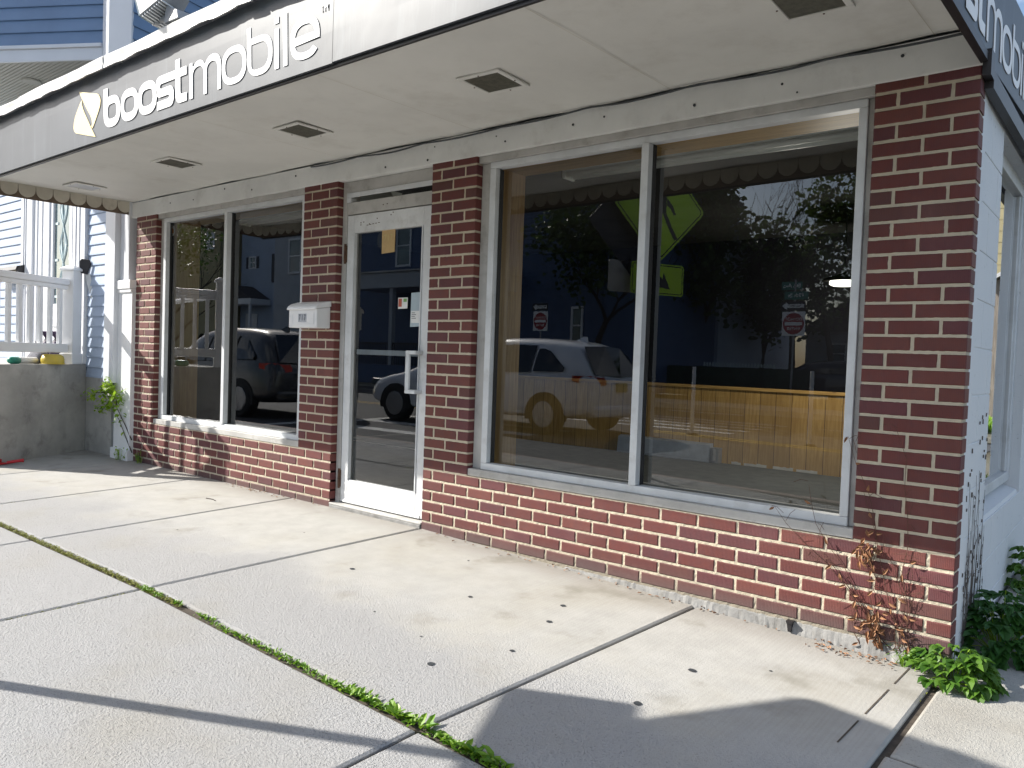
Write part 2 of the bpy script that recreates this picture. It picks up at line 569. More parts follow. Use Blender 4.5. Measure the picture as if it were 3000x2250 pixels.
# ------------------------------------------------------------------ camera, light
def cam():
    c = bpy.data.cameras.new('camera')
    c.sensor_width = 36
    c.lens = 2288.57 / 3000 * 36
    c.clip_start = .05
    c.clip_end = 2000
    o = bpy.data.objects.new('camera', c)
    COL.objects.link(o)
    r0 = Vector((CAMR[0])); r1 = Vector((CAMR[1])); r2 = Vector((CAMR[2]))
    m = Matrix(((r0.x, -r1.x, -r2.x, CAMC[0]), (r0.y, -r1.y, -r2.y, CAMC[1]), (r0.z, -r1.z, -r2.z, CAMC[2]), (0, 0, 0, 1)))
    o.matrix_world = m
    sc.camera = o
CAMR = ((.775237, .630673, .035490), (.048763, -.003734, -.998803), (-.629786, .776040, -.033648))
CAMC = (3.39706, -3.53777, 1.13764)
cam()

SUND = Vector((1, .535, -.745)).normalized()
def light():
    w = bpy.data.worlds.new('World')
    sc.world = w
    w.use_nodes = True
    t = w.node_tree
    bg = t.nodes['Background']
    sky = t.nodes.new('ShaderNodeTexSky')
    sky.sky_type = 'NISHITA'
    sky.sun_disc = False
    el = math.asin(-SUND.z)
    sky.sun_elevation = el
    sky.sun_rotation = math.atan2(-SUND.x, -SUND.y)
    sky.air_density = 1.0
    sky.dust_density = 1.5
    # broken cloud
    tc = t.nodes.new('ShaderNodeTexCoord')
    n = t.nodes.new('ShaderNodeTexNoise')
    n.inputs['Scale'].default_value = 3.2
    n.inputs['Detail'].default_value = 8
    n.inputs['Roughness'].default_value = .6
    t.links.new(tc.outputs['Generated'], n.inputs['Vector'])
    mr = t.nodes.new('ShaderNodeMapRange')
    mr.inputs['From Min'].default_value = .50
    mr.inputs['From Max'].default_value = .68
    t.links.new(n.outputs['Fac'], mr.inputs['Value'])
    mx = t.nodes.new('ShaderNodeMix')
    mx.data_type = 'RGBA'
    t.links.new(mr.outputs[0], mx.inputs[0])
    t.links.new(sky.outputs[0], mx.inputs[6])
    mx.inputs[7].default_value = (8.5, 8.8, 9.2, 1)
    t.links.new(mx.outputs[2], bg.inputs[0])
    bg.inputs[1].default_value = .10
    l = bpy.data.lights.new('sun', 'SUN')
    l.energy = 4.5
    l.angle = R_(.5)
    l.color = (1, .96, .89)
    o = bpy.data.objects.new('sun', l)
    COL.objects.link(o)
    o.rotation_euler = SUND.to_track_quat('-Z', 'Y').to_euler()
    o.location = (-10, -6, 12)
light()
sc.view_settings.view_transform = 'Standard'
sc.view_settings.look = 'None'
sc.view_settings.exposure = 1.08
sc.view_settings.gamma = 1
sc.cycles.max_bounces = 10
sc.cycles.diffuse_bounces = 5
sc.cycles.glossy_bounces = 5
sc.cycles.transparent_max_bounces = 16
sc.cycles.caustics_reflective = False
sc.cycles.caustics_refractive = False
sc.cycles.sample_clamp_indirect = 6
sc.cycles.use_denoising = True

# ------------------------------------------------------------------ ground
def RW(x, y, a=3.2):
    c, s = math.cos(R_(a)), math.sin(R_(a))
    dx, dy = x - 1.3, y - .09
    return 1.3 + dx * c + dy * s, .09 - dx * s + dy * c

def zg(x, y):
    return .018 - .03 * max(0, min(x, 4.0) + .2) + .015 * max(y, -3.5)

def slab(mb, x0, x1, x0b, x1b, y0, y1, ny=6, t=.09, dz=0.):
    """pavement slab from (x0..x1 at y0) to (x0b..x1b at y1); rounded tooled edges"""
    e = .010
    rows = []
    n = 7
    def row(u0, u1, y, drop):
        r = []
        for i in range(n):
            x = u0 + (u1 - u0) * i / (n - 1)
            r.append((x, y, zg(x, y) + dz - drop))
        return r
    ys = [y0 + (y1 - y0) * k / ny for k in range(ny + 1)]
    xs = lambda y: (x0 + (x0b - x0) * (y - y0) / (y1 - y0), x1 + (x1b - x1) * (y - y0) / (y1 - y0))
    g = []
    a, b = xs(y0); g.append(row(a, b, y0, t))
    g.append(row(a, b, y0, .006))
    for i, y in enumerate(ys):
        a, b = xs(y)
        yy = y + e if i == 0 else (y - e if i == ny else y)
        g.append(row(a + e, b - e, yy, 0))
    a, b = xs(y1); g.append(row(a, b, y1, .006)); g.append(row(a, b, y1, t))
    vs = [p for r in g for p in r]
    fs = []
    for j in range(len(g) - 1):
        for i in range(n - 1):
            k = j * n + i
            fs.append((k, k + 1, k + n + 1, k + n))
    o = len(vs)
    for side in (0, 1):
        idx = [j * n + (0 if side == 0 else n - 1) for j in range(len(g))]
        base = len(vs)
        for j, k in enumerate(idx):
            x, y, z = vs[k]
            if 1 <= j <= len(g) - 2:
                xx = x + (-e if side == 0 else e) * (1 if 2 <= j <= len(g) - 3 else 0)
                vs.append((xx, y, z - .006)); vs.append((xx, y, z - t))
            else:
                vs.append((x, y, z)); vs.append((x, y, zg(x, y) + dz - t))
        for j in range(len(g) - 1):
            a, b = idx[j], idx[j + 1]
            ta, ba, tb, bb = base + 2 * j, base + 2 * j + 1, base + 2 * j + 2, base + 2 * j + 3
            fs.append((a, b, tb, ta)); fs.append((ta, tb, bb, ba))
    mb.add(vs, fs)

def build_ground():
    g = MB()
    g.quad((-400, -400, -.34), (400, -400, -.34), (400, 400, -.34), (-400, 400, -.34))
    struct(g.build('ground', 'ground'))
    s = MB()
    gp = .007
    J = [(-9.0, -9.0), (-6.5, -6.5), (-4.05, -4.05), (-2.745, -2.83), (-1.53, -1.583), (-.215, -.187), (1.640, 1.745), (2.790, 2.822)]
    for i in range(len(J) - 1):
        (a0, a1), (b0, b1) = J[i], J[i + 1]
        slab(s, a0 + gp, b0 - gp - (.012 if i == len(J) - 2 else 0), a1 + gp, b1 - gp - (.008 if i == len(J) - 2 else 0), -1.745, .03 if i < 6 else -.02, 8)
        w = .0
        slab(s, a0 + gp, b0 - gp, a0 + gp, b0 - gp, -3.42, -1.795, 8)
    o = struct(s.build('sidewalk', 'pavement'))
    # scored line on the last slab
    sl = MB()
    for k in range(12):
        y0, y1 = -.05 - .07 * k, -.05 - .07 * (k + 1)
        x0, x1 = 2.706 + .04 * y0, 2.706 + .04 * y1
        if k in (3, 8):
            continue
        sl.add([(x0 - .003, y0, zg(x0, y0) + .0015), (x0 + .003, y0, zg(x0, y0) + .0015), (x1 + .003, y1, zg(x1, y1) + .0015), (x1 - .003, y1, zg(x1, y1) + .0015)], [(0, 1, 2, 3)])
    sl.build('scored_line', 'soil', o)
    gm = MB()
    spots = [(.91, -.735), (1.294, -.501), (1.372, -.718), (1.319, -1.411), (2.073, -.724), (.193, -.872), (1.458, -1.088), (2.06, -1.123), (.5, -.3), (1.1, -1.25), (-.6, -.6), (.75, -1.2), (2.3, -.5), (-1.2, -1.1)]
    for i, (x, y) in enumerate(spots):
        r = (.011 + .006 * rng.random()) if i < 8 else .006
        n = 10
        pts = []
        for k in range(n):
            a = 2 * math.pi * k / n
            rr = r * (1 + .25 * (rng.random() - .5))
            pts.append((x + rr * math.cos(a), y + rr * math.sin(a), zg(x, y) + .0022))
        gm.add(pts, [tuple(range(n))])
    gm.build('gum_spot', 'ink', o)
    side = MB()
    slab(side, 2.806, 4.2, 2.806, 4.2, -3.42, -.85, 8, dz=-.004)
    slab(side, 2.818, 4.2, 2.845, 4.2, -.836, .62, 8, dz=-.004)
    slab(side, 2.845, 4.2, 2.845, 4.2, .63, 2.4, 6, dz=-.004)
    slab(side, 2.845, 4.2, 2.845, 4.2, 2.41, 4.4, 6, dz=-.004)
    struct(side.build('side_sidewalk', 'pavement_side'))
    b = MB()
    for x0, x1 in ((-9.0, -4.2), (-4.2, -.2), (-.2, 4.2)):
        n = 6
        for k in range(n):
            xa, xb = x0 + (x1 - x0) * k / n, x0 + (x1 - x0) * (k + 1) / n
            for ya, yb in ((-3.42, -1.7), (-1.7, .02)):
                b.quad((xa, ya, zg(xa, ya) - .014), (xb, ya, zg(xb, ya) - .014), (xb, yb, zg(xb, yb) - .014), (xa, yb, zg(xa, yb) - .014))
    struct(b.build('joint_soil', 'soil'))
    k = MB()
    k.box(-40, -9.0, -3.42, 8, -.3, -.03)
    struct(k.build('sidewalk_beyond', 'pavement_side'))
    k = MB()
    k.box(-40, 4.2, -3.56, -3.43, -.3, -.045)
    struct(k.build('kerb', 'kerb', bevel=.02))
    r = MB()
    r.quad((-80, -17.0, -.21), (60, -17.0, -.21), (60, -3.5, -.21), (-80, -3.5, -.21))
    r.quad((4.2, -3.5, -.21), (60, -3.5, -.21), (60, 14, -.21), (4.2, 14, -.21))
    ro = struct(r.build('road', 'asphalt'))
    w = MB()
    z = -.206
    def line(x0, y0, x1, y1, wd):
        d = Vector((x1 - x0, y1 - y0, 0)); d.normalize(); n = Vector((-d.y, d.x, 0)) * wd / 2
        a, c = Vector((x0, y0, z)), Vector((x1, y1, z))
        w.quad(a - n, c - n, c + n, a + n)
    def lw(x0, y0, x1, y1, wd):
        line(*RW(x0, y0), *RW(x1, y1), wd)
    line(-40, -4.4, -9.0, -4.4, .12)
    for yy in (-4.75, -5.95, -7.15, -8.35):             # bars of the near half of the crossing
        lw(-8.2, yy - .05, -4.9, yy, .34)
    line(-8.6, -4.5, -8.9, -9.2, .25)
    for yy in (-10.95, -11.7, -12.45, -13.2, -13.95):
        lw(-7.4, yy, -2.9, yy - .02, .22)
    lw(-2.3, -13.95, 6, -14.2, .10)
    lw(-7.2, -16.5, -5.0, -16.7, .25)
    line(-60, -15.2, -12.8, -15.2, .12)
    wo = w.build('white_marking', 'road_white', ro)
    y_ = MB(); w = y_
    line(-9.3, -10.05, -60, -10.1, .11); line(-9.3, -10.33, -60, -10.4, .11)
    line(*RW(-4.2, -9.85), *RW(20, -7.2), .11); line(*RW(-4.2, -10.13), *RW(20, -7.45), .11)
    y_.build('yellow_marking', 'road_yellow', ro)
    f = MB()
    f.box(-80, 60, -19.5, -17.0, -.4, -.06)
    struct(f.build('far_sidewalk', 'pavement_side'))
    a = MB()
    a.quad((4.21, 4.0, -.20), (16, 4.0, -.20), (16, 16, -.18), (3.0, 16, -.18))
    return
build_ground()

# ------------------------------------------------------------------ storefront
A_ = .2031          # brick pitch
DX = 3.966
BR = .0677          # course height
SILL = 6 * BR       # .406
LZ = 2.345          # underside of the beam
XL0, XL1 = -.905 * A_ - DX, 13.98 * A_ - DX          # left bay   -4.150 .. -1.127
XR0, XR1 = -.905 * A_, 13.98 * A_                    # right bay  -.184 .. 2.839
PW = .97 * A_                                         # pier width right of joint 0
WL0, WL1 = PW - DX, 12.05 * A_ - DX
WR0, WR1 = PW, 12.05 * A_
MJ = .0065

shop = thing('brick_storefront', 'vacant red brick storefront with large shop windows and a flat white canopy', 'building')

def brick_wall():
    V, F, Cc = [], [], []
    def brick(x0, x1, z0, z1, y1=.09, side=False):
        j = lambda s: (rng.random() - .5) * s
        x0 += MJ + j(.002); x1 -= MJ + j(.002); z0 += MJ + j(.002); z1 -= MJ + j(.002)
        yf = -.004 + j(.002)
        b = .004
        o = len(V)
        V.extend([(x0, yf + b, z0), (x1, yf + b, z0), (x1, yf + b, z1), (x0, yf + b, z1),
                  (x0 + b, yf, z0 + b), (x1 - b, yf, z0 + b), (x1 - b, yf, z1 - b), (x0 + b, yf, z1 - b),
                  (x0, y1, z0), (x1, y1, z0), (x1, y1, z1), (x0, y1, z1)])
        fs = [(4, 5, 6, 7), (0, 1, 5, 4), (1, 2, 6, 5), (2, 3, 7, 6), (3, 0, 4, 7),
              (0, 8, 9, 1), (1, 9, 10, 2), (2, 10, 11, 3), (3, 11, 8, 0)]
        F.extend([tuple(i + o for i in f) for f in fs])
        r = rng.random()
        base = np.array([.150, .034, .027])
        if r < .22:
            base = np.array([.132, .034, .037])
        elif r < .40:
            base = np.array([.172, .046, .034])
        elif r < .46:
            base = np.array([.125, .042, .034])
        base = base * (.76 + .20 * rng.random())
        Cc.extend([tuple(base)] * len(fs))
    def course(r, u0, u1, off, dx, pier_right=None):
        """bricks of course r (1 = top) between pitches u0..u1; vertical joints at off + integer"""
        z1, z0 = (36 - r) * BR, (35 - r) * BR
        z1 = min(z1, LZ + .01) if r == 1 else z1
        us = [u0] + [k + off for k in range(-2, 18) if u0 + .08 < k + off < u1 - .08] + [u1]
        for a, b in zip(us[:-1], us[1:]):
            x0 = a * A_ + dx - (MJ if a == u0 else 0)
            x1 = b * A_ + dx + (MJ if b == u1 else 0)
            brick(x0, x1, z0, z1)
    for dx in (-DX, 0.):
        for r in range(1, 30):
            off = 0. if r % 2 else .5
            course(r, -.905, .97, off, dx)
            course(r, 12.05, 13.98, off, dx)
        for r in range(30, 36):
            off = 0. if r % 2 else .5
            course(r, -.905, 13.98, off, dx)
        if dx < 0:
            course(36, -.905, 13.98, .5, dx)
    me = bpy.data.meshes.new('brickwork')
    me.from_pydata(V, [], F)
    ca = me.color_attributes.new('bcol', 'FLOAT_COLOR', 'CORNER')
    k = 0
    for p, c in zip(me.polygons, Cc):
        for li in p.loop_indices:
            ca.data[li].color = (*c, 1)
    import bmesh
    bm = bmesh.new(); bm.from_mesh(me); bmesh.ops.recalc_face_normals(bm, faces=bm.faces); bm.to_mesh(me); bm.free()
    me.materials.append(M['brick'])
    o = bpy.data.objects.new('brickwork', me)
    COL.objects.link(o); o.parent = shop
    # mortar bed: lumpy sheet just behind the brick faces
    m = MB()
    def sheet(x0, x1, z0, z1, y=.0005, st=.016):
        nx, nz = max(2, int((x1 - x0) / st)), max(2, int((z1 - z0) / st))
        vs = []
        for j in range(nz + 1):
            for i in range(nx + 1):
                vs.append((x0 + (x1 - x0) * i / nx, y - .0015 + .003 * (rng.random()), z0 + (z1 - z0) * j / nz))
        m.add(vs, [(j * (nx + 1) + i, j * (nx + 1) + i + 1, (j + 1) * (nx + 1) + i + 1, (j + 1) * (nx + 1) + i) for j in range(nz) for i in range(nx)])
    for dx in (-DX, 0.):
        e = .004
        a0, a1, b0, b1 = -.905 * A_ + dx + e, .97 * A_ + dx - e, 12.05 * A_ + dx + e, 13.98 * A_ + dx - e
        sheet(a0, a1, SILL, LZ + .005); sheet(b0, b1, SILL, LZ + .005); sheet(a0, b1, -.07 if dx < 0 else -.02, SILL)
        for x0, x1, z0 in ((a0, a1, SILL), (b0, b1, SILL), (a1, b0, -.1)):
            m.box(x0, x1, .004, .086, z0, LZ - .003 if z0 > 0 else SILL - .004)
    m.box(a0, a1, .004, .086, -.08, SILL); m.box(b0, b1, .004, .086, -.08, SILL)
    m.build('mortar', 'mortar', o)
brick_wall()

def footing():
    m = MB()
    n = 120
    x0, x1 = .95, 2.835
    vs = []
    for i in range(n + 1):
        x = x0 + (x1 - x0) * i / n
        top = -.004 - .006 * rng.random()
        y = -.008 - .003 * rng.random() - .004 * math.sin(x * 5)
        g = zg(x, 0) - .02
        vs += [(x, .01, top + .004), (x, y, top - .004), (x, y - .010 - .006 * rng.random() - .02 * max(0, x - 2.0), g), (x, .01, g)]
    fs = []
    for i in range(n):
        for k in range(3):
            fs.append((i * 4 + k, i * 4 + k + 1, i * 4 + k + 5, i * 4 + k + 4))
    m.add(vs, fs)
    m.build('footing', 'mortar_plain', shop)
    d = MB()
    d.prism([(2.188, -.002), (2.220, -.002), (2.215, -.014), (2.193, -.014)], lambda u, v, d_: (u, d_, v), -.034, .0)
    d.prism([(2.193, -.014), (2.215, -.014), (2.212, -.05), (2.198, -.05)], lambda u, v, d_: (u, d_, v), -.030, -.004)
    d.build('drain_outlet', 'black_metal', shop)
    s = MB()
    s.box(XL1 + .004, XR0 - .004, -.012, .12, -.06, .040)
    s.build('door_step', 'mortar_plain', shop, bevel=.006)
footing()

def shell():
    b = MB()
    # beam over the openings, with a slightly wavy paint skin on its face
    n = 90
    x0, x1 = -4.235, 2.845
    vs = []
    for i in range(n + 1):
        x = x0 + (x1 - x0) * i / n
        y = -.010 + .0012 * math.sin(i * 1.7) + .001 * rng.random()
        vs += [(x, .18, LZ), (x, y + .002, LZ + .0008 * math.sin(i)), (x, y, LZ + .006), (x, y - .001, 2.49), (x, .18, 2.51)]
    fs = [(0, 1, 2, 3, 4), tuple(n * 5 + k for k in (4, 3, 2, 1, 0))]
    for i in range(n):
        for k in range(5):
            fs.append((i * 5 + k, i * 5 + (k + 1) % 5, (i + 1) * 5 + (k + 1) % 5, (i + 1) * 5 + k))
    b.add(vs, fs)
    beam = b.build('beam', 'beam_paint', shop)
    nb = MB()
    for x, z in [(-3.5, 2.42), (-3.1, 2.41), (-2.6, 2.45), (-2.2, 2.40), (-1.62, 2.44), (-.62, 2.38), (-.22, 2.375), (-.16, 2.45), (.35, 2.44), (.42, 2.40), (.9, 2.42), (1.1, 2.43), (1.62, 2.40), (2.05, 2.42), (2.12, 2.37), (2.55, 2.44)]:
        r = .004 + .004 * rng.random()
        nb.lathe([(r, -.003), (r, .0)], (x, -.0115, z), 7, 'Y')
    nb.build('nail_head', 'ink', beam)
    # loose cable sagging along the top of the beam
    c = MB()
    pts = []
    for i in range(80):
        u = i / 79
        x = -1.42 + u * 4.2
        pts.append((x, -.024 - .012 * abs(math.sin(u * 15)), 2.484 - .012 * abs(math.sin(u * 21 + .4)) - .006 * math.sin(u * 7)))
    c.tube(pts, .0055, 6)
    c.build('cable', 'ink', shop)
    # white board ceiling under the canopy
    s = MB()
    nx, ny = 48, 10
    vs = []
    for j in range(ny + 1):
        for i in range(nx + 1):
            u, v = i / nx, j / ny
            y = -1.385 + v * 1.38
            xl = -4.335 + .06 * (v)
            vs.append((xl + u * (2.815 - xl), y, 2.5 + .0035 * math.sin(i * .9 + j) + .002 * math.sin(i * 2.3)))
    s.add(vs, [(j * (nx + 1) + i, j * (nx + 1) + i + 1, (j + 1) * (nx + 1) + i + 1, (j + 1) * (nx + 1) + i) for j in range(ny) for i in range(nx)])
    so = s.build('soffit', 'soffit', shop, smooth=True)
    sj = MB()
    for x in (-2.95, -1.1, .15, 1.45, 2.62):
        sj.add([(x, -1.36, 2.4945), (x + .003, -1.36, 2.4945), (x + .05, -.02, 2.4945), (x + .047, -.02, 2.4945)], [(0, 1, 2, 3)])
    sj.build('board_joint', 'scallop', so)
    # canopy roof and building bulk above / behind
    r = MB()
    r.box(-4.30, 2.82, -1.38, -.012, 2.515, 2.79)
    r.box(-4.15, 2.78, .2, 4.6, 2.53, 3.02)
    r.build('roof', 'roof_shingle', shop)
    # parapet wall that stands on the beam
    p = MB()
    p.box(-4.15, 2.80, -.008, .19, 2.53, 3.02)
    p.build('parapet', 'painted_block', shop)
    # scalloped trim hanging inside the canopy edge
    sc_ = MB(); bk = MB()
    w = .138
    def row(a, b, off, ny_):
        a, b = Vector(a), Vector(b)
        L = (b - a).length
        d = (b - a) / L
        nrm = Vector((-d.y, d.x, 0)) * ny_
        k = 0
        t = .0
        while t < L - .02:
            ww = min(w, L - t)
            pts = [(t + .002, 0)]
            for q in range(11):
                an = math.pi * q / 10
                pts.append((t + ww / 2 - (ww / 2 - .003) * math.cos(an), -.045 - .062 * math.sin(an)))
            pts.append((t + ww - .002, 0))
            sc_.prism(pts, lambda u, v, dd: tuple(a + d * u + nrm * dd + Vector((0, 0, 2.497 + v))), .0, .005)
            t += w
        p = [a - nrm * .012, b - nrm * .012, b - nrm * .006, a - nrm * .006]
        bk.hexa([(q.x, q.y, 2.376) for q in p] + [(q.x, q.y, 2.495) for q in p])
    row((-4.305, -1.385, 0), (-4.245, -.012, 0), 0, -1)
    row((-4.30, -1.372, 0), (2.80, -1.372, 0), 0, 1)
    v_ = sc_.build('scalloped_valance', 'scallop', shop)
    bk.build('valance_backing', 'scallop_back', v_)
    # roof flashing along the front edge: bent sheets with a ragged lower lip
    f = MB()
    segs = [(-4.42, -2.84), (-2.835, -1.915), (-1.91, -1.50), (-1.495, -.08), (-.075, .06), (.07, 1.6), (1.605, 2.92)]
    for k, (x0, x1) in enumerate(segs):
        n = max(3, int((x1 - x0) / .035))
        dz = .004 * (k % 2); dy = -.003 * (k % 3)
        vs = []
        for i in range(n + 1):
            x = x0 + (x1 - x0) * i / n
            lip = 2.768 + .003 * math.sin(x * 19 + k) + .0045 * (rng.random() - .5)
            out = -1.458 + dy - .0025 * math.sin(x * 11 + k * 2) - .002 * rng.random()
            top = 2.842 + dz + .003 * math.sin(x * 7)
            vs += [(x, -1.30, top + .012), (x, -1.452 + dy, top), (x, -1.462 + dy, top - .012), (x, out, 2.80 + .002 * math.sin(x * 13)), (x, out - .004, lip), (x, out + .010, lip + .003), (x, -1.440, top - .02), (x, -1.30, top - .004)]
        fs = []
        for i in range(n):
            for q in range(8):
                fs.append((i * 8 + q, i * 8 + (q + 1) % 8, (i + 1) * 8 + (q + 1) % 8, (i + 1) * 8 + q))
        fs += [tuple(range(7, -1, -1)), tuple(n * 8 + q for q in range(8))]
        f.add(vs, fs)
    f.build('roof_flashing', 'flashing', shop)
    # black edge angle under the sign, corner bracket and dark trim round the side
    e = MB()
    e.box(-4.32, 2.80, -1.402, -1.388, 2.362, 2.378)
    e.hexa([(2.795, -1.40, 2.352), (2.83, -1.40, 2.352), (2.862, .05, 2.352), (2.835, .05, 2.352), (2.795, -1.40, 2.385), (2.83, -1.40, 2.385), (2.862, .05, 2.385), (2.835, .05, 2.385)])
    e.box(2.842, 2.872, -.02, .06, 2.30, 2.40)
    e.hexa([(2.838, .06, 2.270), (2.872, .06, 2.270), (2.90, 2.6, 2.270), (2.86, 2.6, 2.270), (2.838, .06, 2.34), (2.872, .06, 2.34), (2.90, 2.6, 2.34), (2.86, 2.6, 2.34)])
    e.build('edge_trim', 'black_metal', shop)
shell()

def sign_letters():
    def arc(cx, cz, rx, rz, a0, a1, n=14, ex=2.5):
        r = []
        for k in range(n + 1):
            a = R_(a0 + (a1 - a0) * k / n)
            c, s = math.cos(a), math.sin(a)
            r.append((cx + rx * math.copysign(abs(c) ** (2 / ex), c), cz + rz * math.copysign(abs(s) ** (2 / ex), s)))
        return r
    full = lambda cx, cz, rx, rz, ex=2.5: arc(cx, cz, rx, rz, 0, 360, 40, ex)[:-1]
    L = []
    # bold b
    x = -1.573
    L.append(('letter', [[(x, .240), (x, .0925)] + arc(x + .108, .0925, .108, .0925, 180, 450, 40)[1:] + [(x + .056, .185), (x + .053, .240)],
                         full(x + .112, .0935, .056, .044, 3.6)]))
    for cx in (-1.241, -1.025):
        L.append(('letter', [full(cx, .0925, .1085, .0925), full(cx, .0935, .065, .046, 3.0)]))
    st = [(-.711, .235), (-.662, .235), (-.662, .183), (-.595, .183), (-.595, .138), (-.660, .138), (-.660, .062)] + arc(-.640, .062, .020, .017, 180, 270, 6) + \
         [(-.594, .045), (-.594, 0), (-.650, 0)] + arc(-.655, .055, .056, .055, 270, 180, 8) + [(-.711, .138), (-.865, .138)] + arc(-.865, .125, .014, .013, 90, 270, 8) + \
         [(-.780, .112)] + arc(-.780, .056, .051, .056, 90, -90, 14) + [(-.914, 0), (-.914, .046), (-.790, .046)] + arc(-.790, .0565, .011, .0105, -90, 90, 8) + \
         [(-.870, .067)] + arc(-.870, .125, .059, .058, 270, 90, 16)
    st += [(-.711, .183)]
    L.append(('letter', [st]))
    m = [(-.563, 0), (-.563, .185), (-.535, .185), (-.535, .163)] + arc(-.470, .125, .058, .060, 140, 30, 12, 2.2) + arc(-.336, .125, .075, .064, 150, 0, 16, 2.2) + \
        [(-.261, 0), (-.292, 0), (-.292, .115)] + arc(-.343, .115, .051, .040, 0, 180, 14, 2.2) + [(-.394, 0), (-.424, 0), (-.424, .115)] + arc(-.478, .115, .054, .040, 0, 180, 14, 2.2) + [(-.532, 0)]
    L.append(('letter', [m]))
    L.append(('letter', [full(-.143, .0925, .109, .0925), full(-.143, .0925, .078, .061)]))
    x = -.026
    L.append(('letter', [[(x, .240), (x, .0925)] + arc(x + .104, .0925, .104, .0925, 180, 450, 40)[1:] + [(x + .031, .185), (x + .031, .240)],
                         [(x + .034, .155)] + arc(x + .104, .0925, .073, .0625, 90, -90, 18) + arc(x + .080, .060, .046, .030, 270, 180, 8)]))
    L.append(('letter', [[(.200, 0), (.232, 0), (.232, .185), (.200, .185)]]))
    L.append(('letter_dot', [[(.200, .208), (.232, .208), (.232, .238), (.200, .238)]]))
    L.append(('letter', [[(.267, 0), (.298, 0), (.298, .240), (.267, .240)]]))
    e = arc(.428, .0925, .106, .0925, -8, 322, 44) + arc(.428, .0925, .075, .062, 320, 196, 22)
    e += [(.535, .076)]
    L.append(('letter', [e, [(.357, .107)] + arc(.428, .0925, .073, .062, 166, 14, 18) + [(.500, .107)]]))
    return L
LET = sign_letters()
LOGO1 = [(-1.935, 2.722), (-1.835, 2.699), (-1.676, 2.664), (-1.65, 2.652), (-1.632, 2.633), (-1.623, 2.613), (-1.63, 2.581), (-1.654, 2.548), (-1.687, 2.508), (-1.72, 2.472), (-1.733, 2.463), (-1.746, 2.472), (-1.738, 2.49), (-1.743, 2.517), (-1.767, 2.548), (-1.822, 2.599), (-1.868, 2.645), (-1.897, 2.677)]
LOGO2 = [(-1.887, 2.662), (-1.888, 2.633), (-1.871, 2.604), (-1.829, 2.554), (-1.783, 2.505), (-1.737, 2.455), (-1.684, 2.402), (-1.824, 2.433), (-1.971, 2.467), (-1.998, 2.483), (-2.01, 2.506), (-2.006, 2.537), (-1.989, 2.573), (-1.949, 2.617), (-1.91, 2.653)]

def shop_signs():
    front = thing('shop_sign', 'long grey fascia sign with white lettering and a cream logo over the entrance', 'sign', 'fascia signs on the canopy edge', (0, -1.405, 2.43))
    p = MB()
    nx = 40
    def panel(mb, x0, x1, z0, z1, y0, wav):
        n = max(2, int((x1 - x0) / .12))
        vs = []
        for j in range(4):
            for i in range(n + 1):
                x = x0 + (x1 - x0) * i / n
                vs.append((x, y0 - wav * math.sin(x * 3.1 + j) * math.sin(j * 1.05), z0 + (z1 - z0) * j / 3))
        o = len(vs)
        mb.add(vs, [(j * (n + 1) + i, j * (n + 1) + i + 1, (j + 1) * (n + 1) + i + 1, (j + 1) * (n + 1) + i) for j in range(3) for i in range(n)])
        mb.box(x0, x1, y0 + .002, y0 + .016, z0, z1)
    panel(p, -4.36, .618, -.056, .355, -.012, .0012)
    panel(p, .622, 2.80, -.052, .355, -.013, .0012)
    p.build('sign_panel', 'sign_panel', front)
    mf = Matrix.Translation((0, -.0150, 0)) @ Matrix.Rotation(R_(90), 4, 'X') @ Matrix.Shear('XZ', 4, (0, 0))
    for nm, loops in LET:
        loops2 = [[(u + .05 * (.0 - v) + .0, v) for u, v in lp] for lp in loops]
        curve2d(nm, loops2, mf, .0008, 'sign_white', front)
    lg = curve2d('logo_mark', [[(u, v - 2.43) for u, v in LOGO1]], mf, .0008, 'sign_yellow', front)
    curve2d('logo_mark', [[(u, v - 2.43) for u, v in LOGO2]], mf, .0008, 'sign_yellow', front)
    text('trademark', 'TM', .040, (.558, -.0152, .190), (R_(90), 0, 0), 'sign_white', front, .001, sx=1.0)
    side = thing('shop_sign', 'dark blue grey fascia sign round the corner cut off by the picture edge', 'sign', 'fascia signs on the canopy edge', (2.838, 0, 2.43), R_(90 - 2.2))
    p = MB()
    panel(p, -1.38, 2.9, -.056, .355, -.012, .0012)
    p.build('sign_panel', 'sign_panel', side)
    for nm, loops in LET:
        curve2d(nm, [[(u + .53 - .05 * v, v + .0) for u, v in lp] for lp in loops], mf, .0008, 'sign_white', side)
    for lo in (LOGO1, LOGO2):
        curve2d('logo_mark', [[(u + .53, v - 2.43) for u, v in lo]], mf, .0008, 'sign_yellow', side)
shop_signs()

